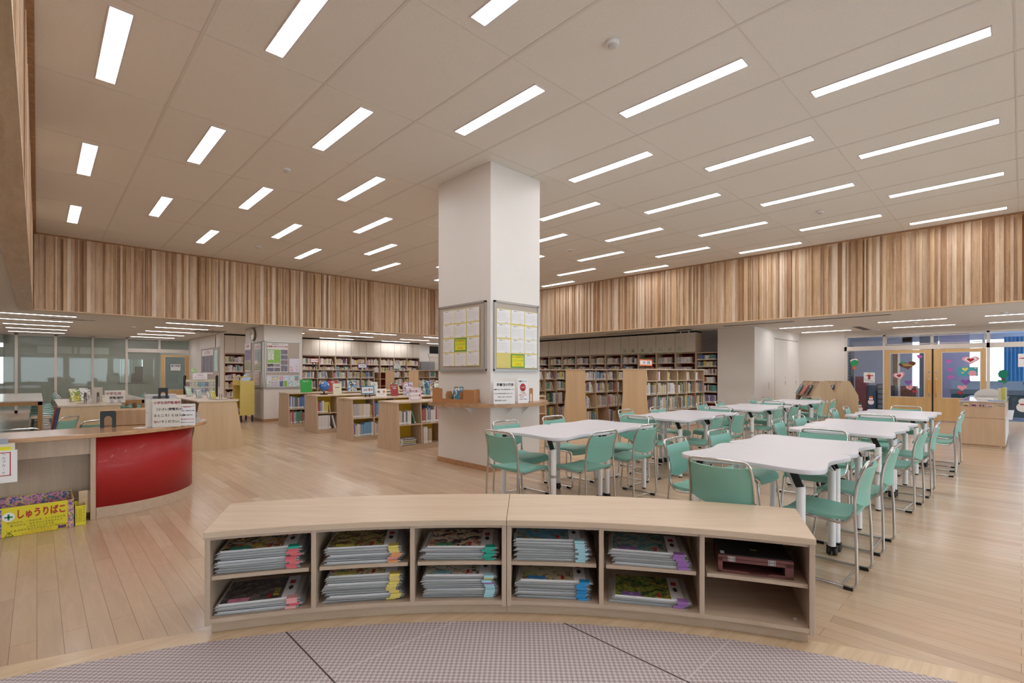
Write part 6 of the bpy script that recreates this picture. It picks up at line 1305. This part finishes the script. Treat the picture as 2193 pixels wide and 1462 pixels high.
# ---- signs on the desk
g1 = sign('sign', 'large white sign about the primary reading area, on the oak desk', (.945, 6.02, ZD), R(-18), .24, .285, mat('ivory_card', '#ddd5cc', .5), [('小学生用閲覧場所', .030, mat('mauve_red_ink', '#9a4450', .7), -.46, .85, 'LEFT', .95, .0008), ('（小さい閲覧机の', .030, ink_k, -.44, .62, 'LEFT'), ('るところ）には入ら', .030, ink_k, -.46, .40, 'LEFT'), ('ない', .030, ink_br, -.46, .18, 'LEFT'), ('でください。', .030, ink_k, -.21, .18, 'LEFT')], tilt=.02)
sign('sign', 'plain ivory board standing directly behind the large desk sign', (.90, 6.10, ZD), R(-18), .24, .28, mat('ivory_card', '#ddd5cc', .5), [('・', .03, ink_k, -.45, .5)], tilt=.02)
g2 = sign('sign', 'small handwritten white sign with coloured bunting, on the oak desk', (1.12, 6.03, ZD), R(-22), .15, .225, paper, [('お知らせ', .016, mat('rust_ink', '#b0583a', .7), 0, .86), ('ガラスばこ（色のちがう本）', .0115, ink_b, 0, .68), ('は 中学校の本です！', .0135, ink_k, 0, .48), ('小学生は借りられません', .012, mat('rose_ink', '#c06a8a', .7), 0, .29), ('図書館カウンターにきてください', .0085, ink_k, 0, .14)], tilt=.03)
fl_ = MB()
for k in range(13): fl_.prism([(-.066 + .011 * k - .004, .207 - .010 * math.sin(math.pi * k / 12)), (-.066 + .011 * k + .004, .207 - .010 * math.sin(math.pi * k / 12)), (-.066 + .011 * k, .198 - .010 * math.sin(math.pi * k / 12))], -.002, -.0008, axis='Y')
fl_.build('bunting', ink_br, g2)
cs = thing('card_stand', 'clear acrylic card stand at the round end of the desk', 'card stand', (1.245, 6.32, ZD), R(-25)); MB().box(-.045, .045, 0, .003, 0.001, .115).box(-.045, .045, -.04, .03, 0.0, .002).build('clear_plate', clearm, cs); txt('３ 冊', .022, ink_k, cs, 0, -.002, .07)
ds = tag(MB().cyl(0, 0, 0, .003, .055, 28).build('coaster', paper, loc=(.735, 6.09, ZD)), 'thin white round coaster on the oak desk before the maple box', 'coaster')
# ---- help card pocket hanging at the left edge
t = thing('pamphlet_pocket', 'white paper pocket labelled help card hanging on the desk front', 'pocket', (-.27, 5.62, .47)); MB().box(-.16, .155, 0, .02, 0, .255).build('front_sheet', paper, t)
MB().box(-.16, .14, .02, .10, .0, .305).build('pocket_body', mat('cream_card_pocket', '#ddd6c4', .6), t); MB().box(-.16, .12, .018, .0195, .256, .285).build('yellow_strip', yb, t); MB().box(-.16, .10, .03, .12, .305, .345).build('leaflets', mat('grey_leaflet', '#9aa2ae', .4), t)
MB().box(-.16, .14, .10, .17, .2, .23).build('hook', alu, t)
fr = MB(); x0, x1, z0, z1 = .035, .118, .055, .243
fr.box(x0, x1, -.001, 0, z1 - .006, z1).box(x0 + .003, x1 + .002, -.001, 0, z0, z0 + .006).box(x0, x0 + .006, -.001, 0, z0, z1).box(x1 - .006, x1, -.001, 0, z0, z1); fr.build('red_frame', redc, t)
for i, c in enumerate('ヘルプカード'): txt(c if c != 'ー' else '｜', .024, ink_k, t, .078, -.001, .226 - .0295 * i)
for i, c in enumerate('図書室で体調を'): txt(c, .028, ink_k, t, .012, -.001, .222 - .0325 * i)
# ---- yellow repair box and memo box
kidp = printed('patchwork_sticker_print', '#6a5a8a', ['#c9485a', '#3f8a5a', '#d8cc5a', '#3a5aa0', '#d890b0'], (30, 30, 30), .52)
yb2 = mat('yellow_box_paper', '#e0d12c', .5, var=.02)
t = thing('repair_box', 'long yellow hand lettered repair box on the floor before the desk', 'box', (-.0, 5.75, 0)); X0, X1 = -.42, .232
MB().box(X0, X1, 0, .006, .002, .243).build('front_panel', yb2, t); MB().box(X0, X1, .36, .366, .002, .27).box(X1 - .006, X1, .006, .36, .002, .25).box(X0, X0 + .006, .006, .36, .002, .25).build('side_panel', yb2, t)
MB().box(X0 + .006, X1 - .006, .352, .359, .01, .268).box(X1 - .013, X1 - .0065, .01, .35, .01, .248).build('lining', kidp, t); MB().box(X0 + .006, X1 - .006, .007, .35, .002, .012).build('bottom', yb2, t)
MB().box(X1 - .042, X1, -.0015, 0, .004, .24).box(-.24, -.208, -.0015, 0, .004, .24).build('edge_tape', kidp, t)
rk = mat('brick_red_marker', '#b8382c', .6)
txt('しゅうりばこ', .078, rk, t, .028, -.002, .173, sx=.66, bold=.003)
c_ = MB().prism([(-.168 + .037 * math.cos(a), .165 + .037 * math.sin(a)) for a in [k * math.pi / 16 for k in range(32)]], -.002, -.0008, axis='Y').build('white_disc', paper, t); MB().box(-.192, -.144, -.003, -.002, .159, .171).box(-.174, -.162, -.003, -.002, .141, .189).build('green_cross', ink_g, c_)
for i, (s, z, m, dx) in enumerate((('やぶれたり、こわれた本、らくがきなどを', .112, ink_k, .0), ('見つけたら、おたすけメモをはさんで', .088, ink_k, .0), ('このはこに入れてね', .066, ink_k, .02), ('Ｌ.Ａ.Ｂ.のおかあさんがなおしてくれるよ！', .045, ink_k, -.0), ('セロハンテープで', .028, mat('orange_marker', '#c9702c', .7), .02), ('なおしてはいけません', .012, mat('orange_marker', '#c9702c', .7), .0))): txt(s, .0188, m, t, dx, -.002, z)
wt = MB(); 
for a, b in (((-.19, .006), (-.14, .006)), ((-.14, .006), (-.165, .042)), ((-.165, .042), (-.19, .006))): wt.tube([(a[0], -.002, a[1]), (b[0], -.002, b[1])], .0016, 4)
wt.box(-.167, -.163, -.003, -.001, .018, .032).box(-.167, -.163, -.003, -.001, .011, .014); wt.build('warning_triangle', ink_k, t)
tape = MB().box(.13, .18, -.002, -.001, .01, .035).build('tape_picture', ink_b, t); xx_ = MB().tube([(.12, -.003, .005), (.19, -.003, .045)], .002, 4).tube([(.19, -.003, .005), (.12, -.003, .045)], .002, 4).build('red_cross', redc, t)
t = thing('memo_box', 'small yellow memo box beside the long repair box', 'box', (.277, 5.77, 0)); MB().box(-.036, .036, 0, .004, .002, .175).box(-.036, .036, .15, .154, .002, .19).box(-.036, -.032, .004, .15, .002, .18).box(.032, .036, .004, .15, .002, .18).box(-.032, .032, .004, .15, .002, .01).build('body', yb2, t); MB().box(-.028, .028, .04, .12, .012, .15).build('memo_slips', paper, t)
for i, c in enumerate('おたすけメモ'): txt(c, .018, ink_k, t, .022, -.001, .155 - .0235 * i)
for j in range(3): MB().box(-.026 + .014 * j, -.024 + .014 * j, -.001, 0, .03, .15).build('writing', ink_k, t)
# ---- reception desk by the doors
t = thing('reception_desk', 'long maple reception desk near the double doors with flags on its end', 'desk', (12.4, .205, 0)); L_ = 3.1; dw = .6
MB().box(0, L_, 0, dw, .055, .535).box(0.002, L_, .002, dw, .54, .83).build('body', wood('maple_desk_end', '#bd9e80', '#cbae90', 'Z', grain=.5), t, bevel=.002); MB().box(.03, L_ - .03, .05, dw - .03, 0, .055).build('plinth', mapleX, t)
MB().box(-.012, L_ + .01, -.02, dw + .012, .83, .853).build('desk_top', mat('glossy_grey_top', '#c9c4c4', .06, coat=.6), t)
MB().box(.02, L_, -.09, 0, .53, .545).build('side_ledge', white, t); MB().box(.3, .32, dw, dw + .03, .06, .52).build('side_strip', mapleX, t)
for i in range(4): MB().box(.05 + .7 * i, .72 + .7 * i, -.008, 0, .07, .52).build('cupboard_door', white, t)
cd_ = thing('flag_string', 'string of four small flags taped across the end of the reception desk', 'flags', (12.395, .5, .80), R(-90)); MB().tube([(-.29 + .58 * k / 20, -.004, .0 - .012 * math.sin(math.pi * k / 20)) for k in range(21)], .0012, 5).build('string', alu, cd_); MB().box(-.30, -.26, -.003, -.0015, -.03, .01).box(.2, .3, -.003, -.0015, -.03, .0).build('tape', clearm, cd_)
def flag(i, x, base, parts):
    MB().box(x - .037, x + .037, -.006, -.0045, -.055, -.007).build('flag', paper, cd_); fo = cd_.children[-1]
    for nm, x0, x1, z0, z1, m in parts: MB().box(x + x0, x + x1, -.0072, -.006, z0, z1).build(nm, m, fo)
Yl, Gr, Rd, Bl, Wt, Bk = yel, grn, redc, mat('flag_blue', '#3a4a8c', .6), wh, ink_k
flag(0, -.215, None, [('stripe', -.033, .033, -.024, -.011, Yl), ('stripe', -.033, .033, -.037, -.024, Gr), ('stripe', -.033, .033, -.051, -.037, Rd), ('star', -.008, .008, -.039, -.023, Wt)])
flag(1, -.11, None, [('stripe', -.033, .033, -.021, -.011, Rd), ('stripe', -.033, .033, -.041, -.021, Bl), ('stripe', -.033, .033, -.051, -.041, Rd), ('disc', -.008, .008, -.039, -.023, Wt)])
flag(2, -.005, None, [('stripe', -.033, -.011, -.051, -.011, Rd), ('stripe', -.011, .011, -.051, -.011, teal), ('stripe', .011, .033, -.051, -.011, Rd), ('emblem', -.028, -.016, -.045, -.018, Yl)])
flag(3, .10, None, [('stripe', -.033, .033, -.024, -.011, Rd), ('stripe', -.033, .033, -.037, -.024, Wt), ('stripe', -.033, .033, -.051, -.037, Bk)])
t = thing('screen', 'low cream arched screen on the reception desk', 'screen', (15.0, .50, .855), R(-88)); MB().prism([(.24 * math.cos(R(a)), .17 * math.sin(R(a))) for a in range(0, 181, 10)], 0, .012, axis='Y').build('panel', plaster2, t); MB().box(-.2, .2, -.02, .04, -.0, .004).build('foot', alu, t)
for i, (y, x, c, hh, lb) in enumerate(((.30, 13.5, '#cfc7a8', .21, 'cream file stand on the reception desk, left of two'), (.245, 13.6, '#c9c060', .22, 'yellowish file stand on the reception desk, right of two'), (.23, 13.9, '#d0d0c4', .22, 'pale file box at the window side of the reception desk'))):
    o = tag(MB().box(-.1, .1, -.025, .025, 0, hh).build('file_box', mat('file_' + c[1:], c, .5), loc=(x, y, .855)), lb, 'file box')
o = tag(MB().box(-.15, .1, -.1, .1, 0, .006).build('paper_sheet', mat('blue_sheet', '#8a9ac4', .4), loc=(12.62, .33, .8545)), 'blue printed sheet flat on the reception desk', 'sheet')
o = tag(MB().box(-.2, .1, -.12, .1, 0, .02).build('tray', plaster2, loc=(13.2, .5, .8545)), 'low cream tray flat on the reception desk', 'tray')
# thin metal hook hanging at the open end of the right cabinets
t = thing('ceiling_hook', 'white curtain rail bracket hanging under the low ceiling at the bookcase end', 'bracket', (13.9, 7.0, LOW)); MB().box(-.12, .12, -.2, .2, -.02, 0).build('plate', mat('dark_steel', '#5c5a58', .35, .7), t); MB().tube(fillet([(0, -.15, -.12), (0, -.15, -.04), (0, .12, -.04), (0, .12, -.12)], .03), .012, 8).build('rail', white, t)
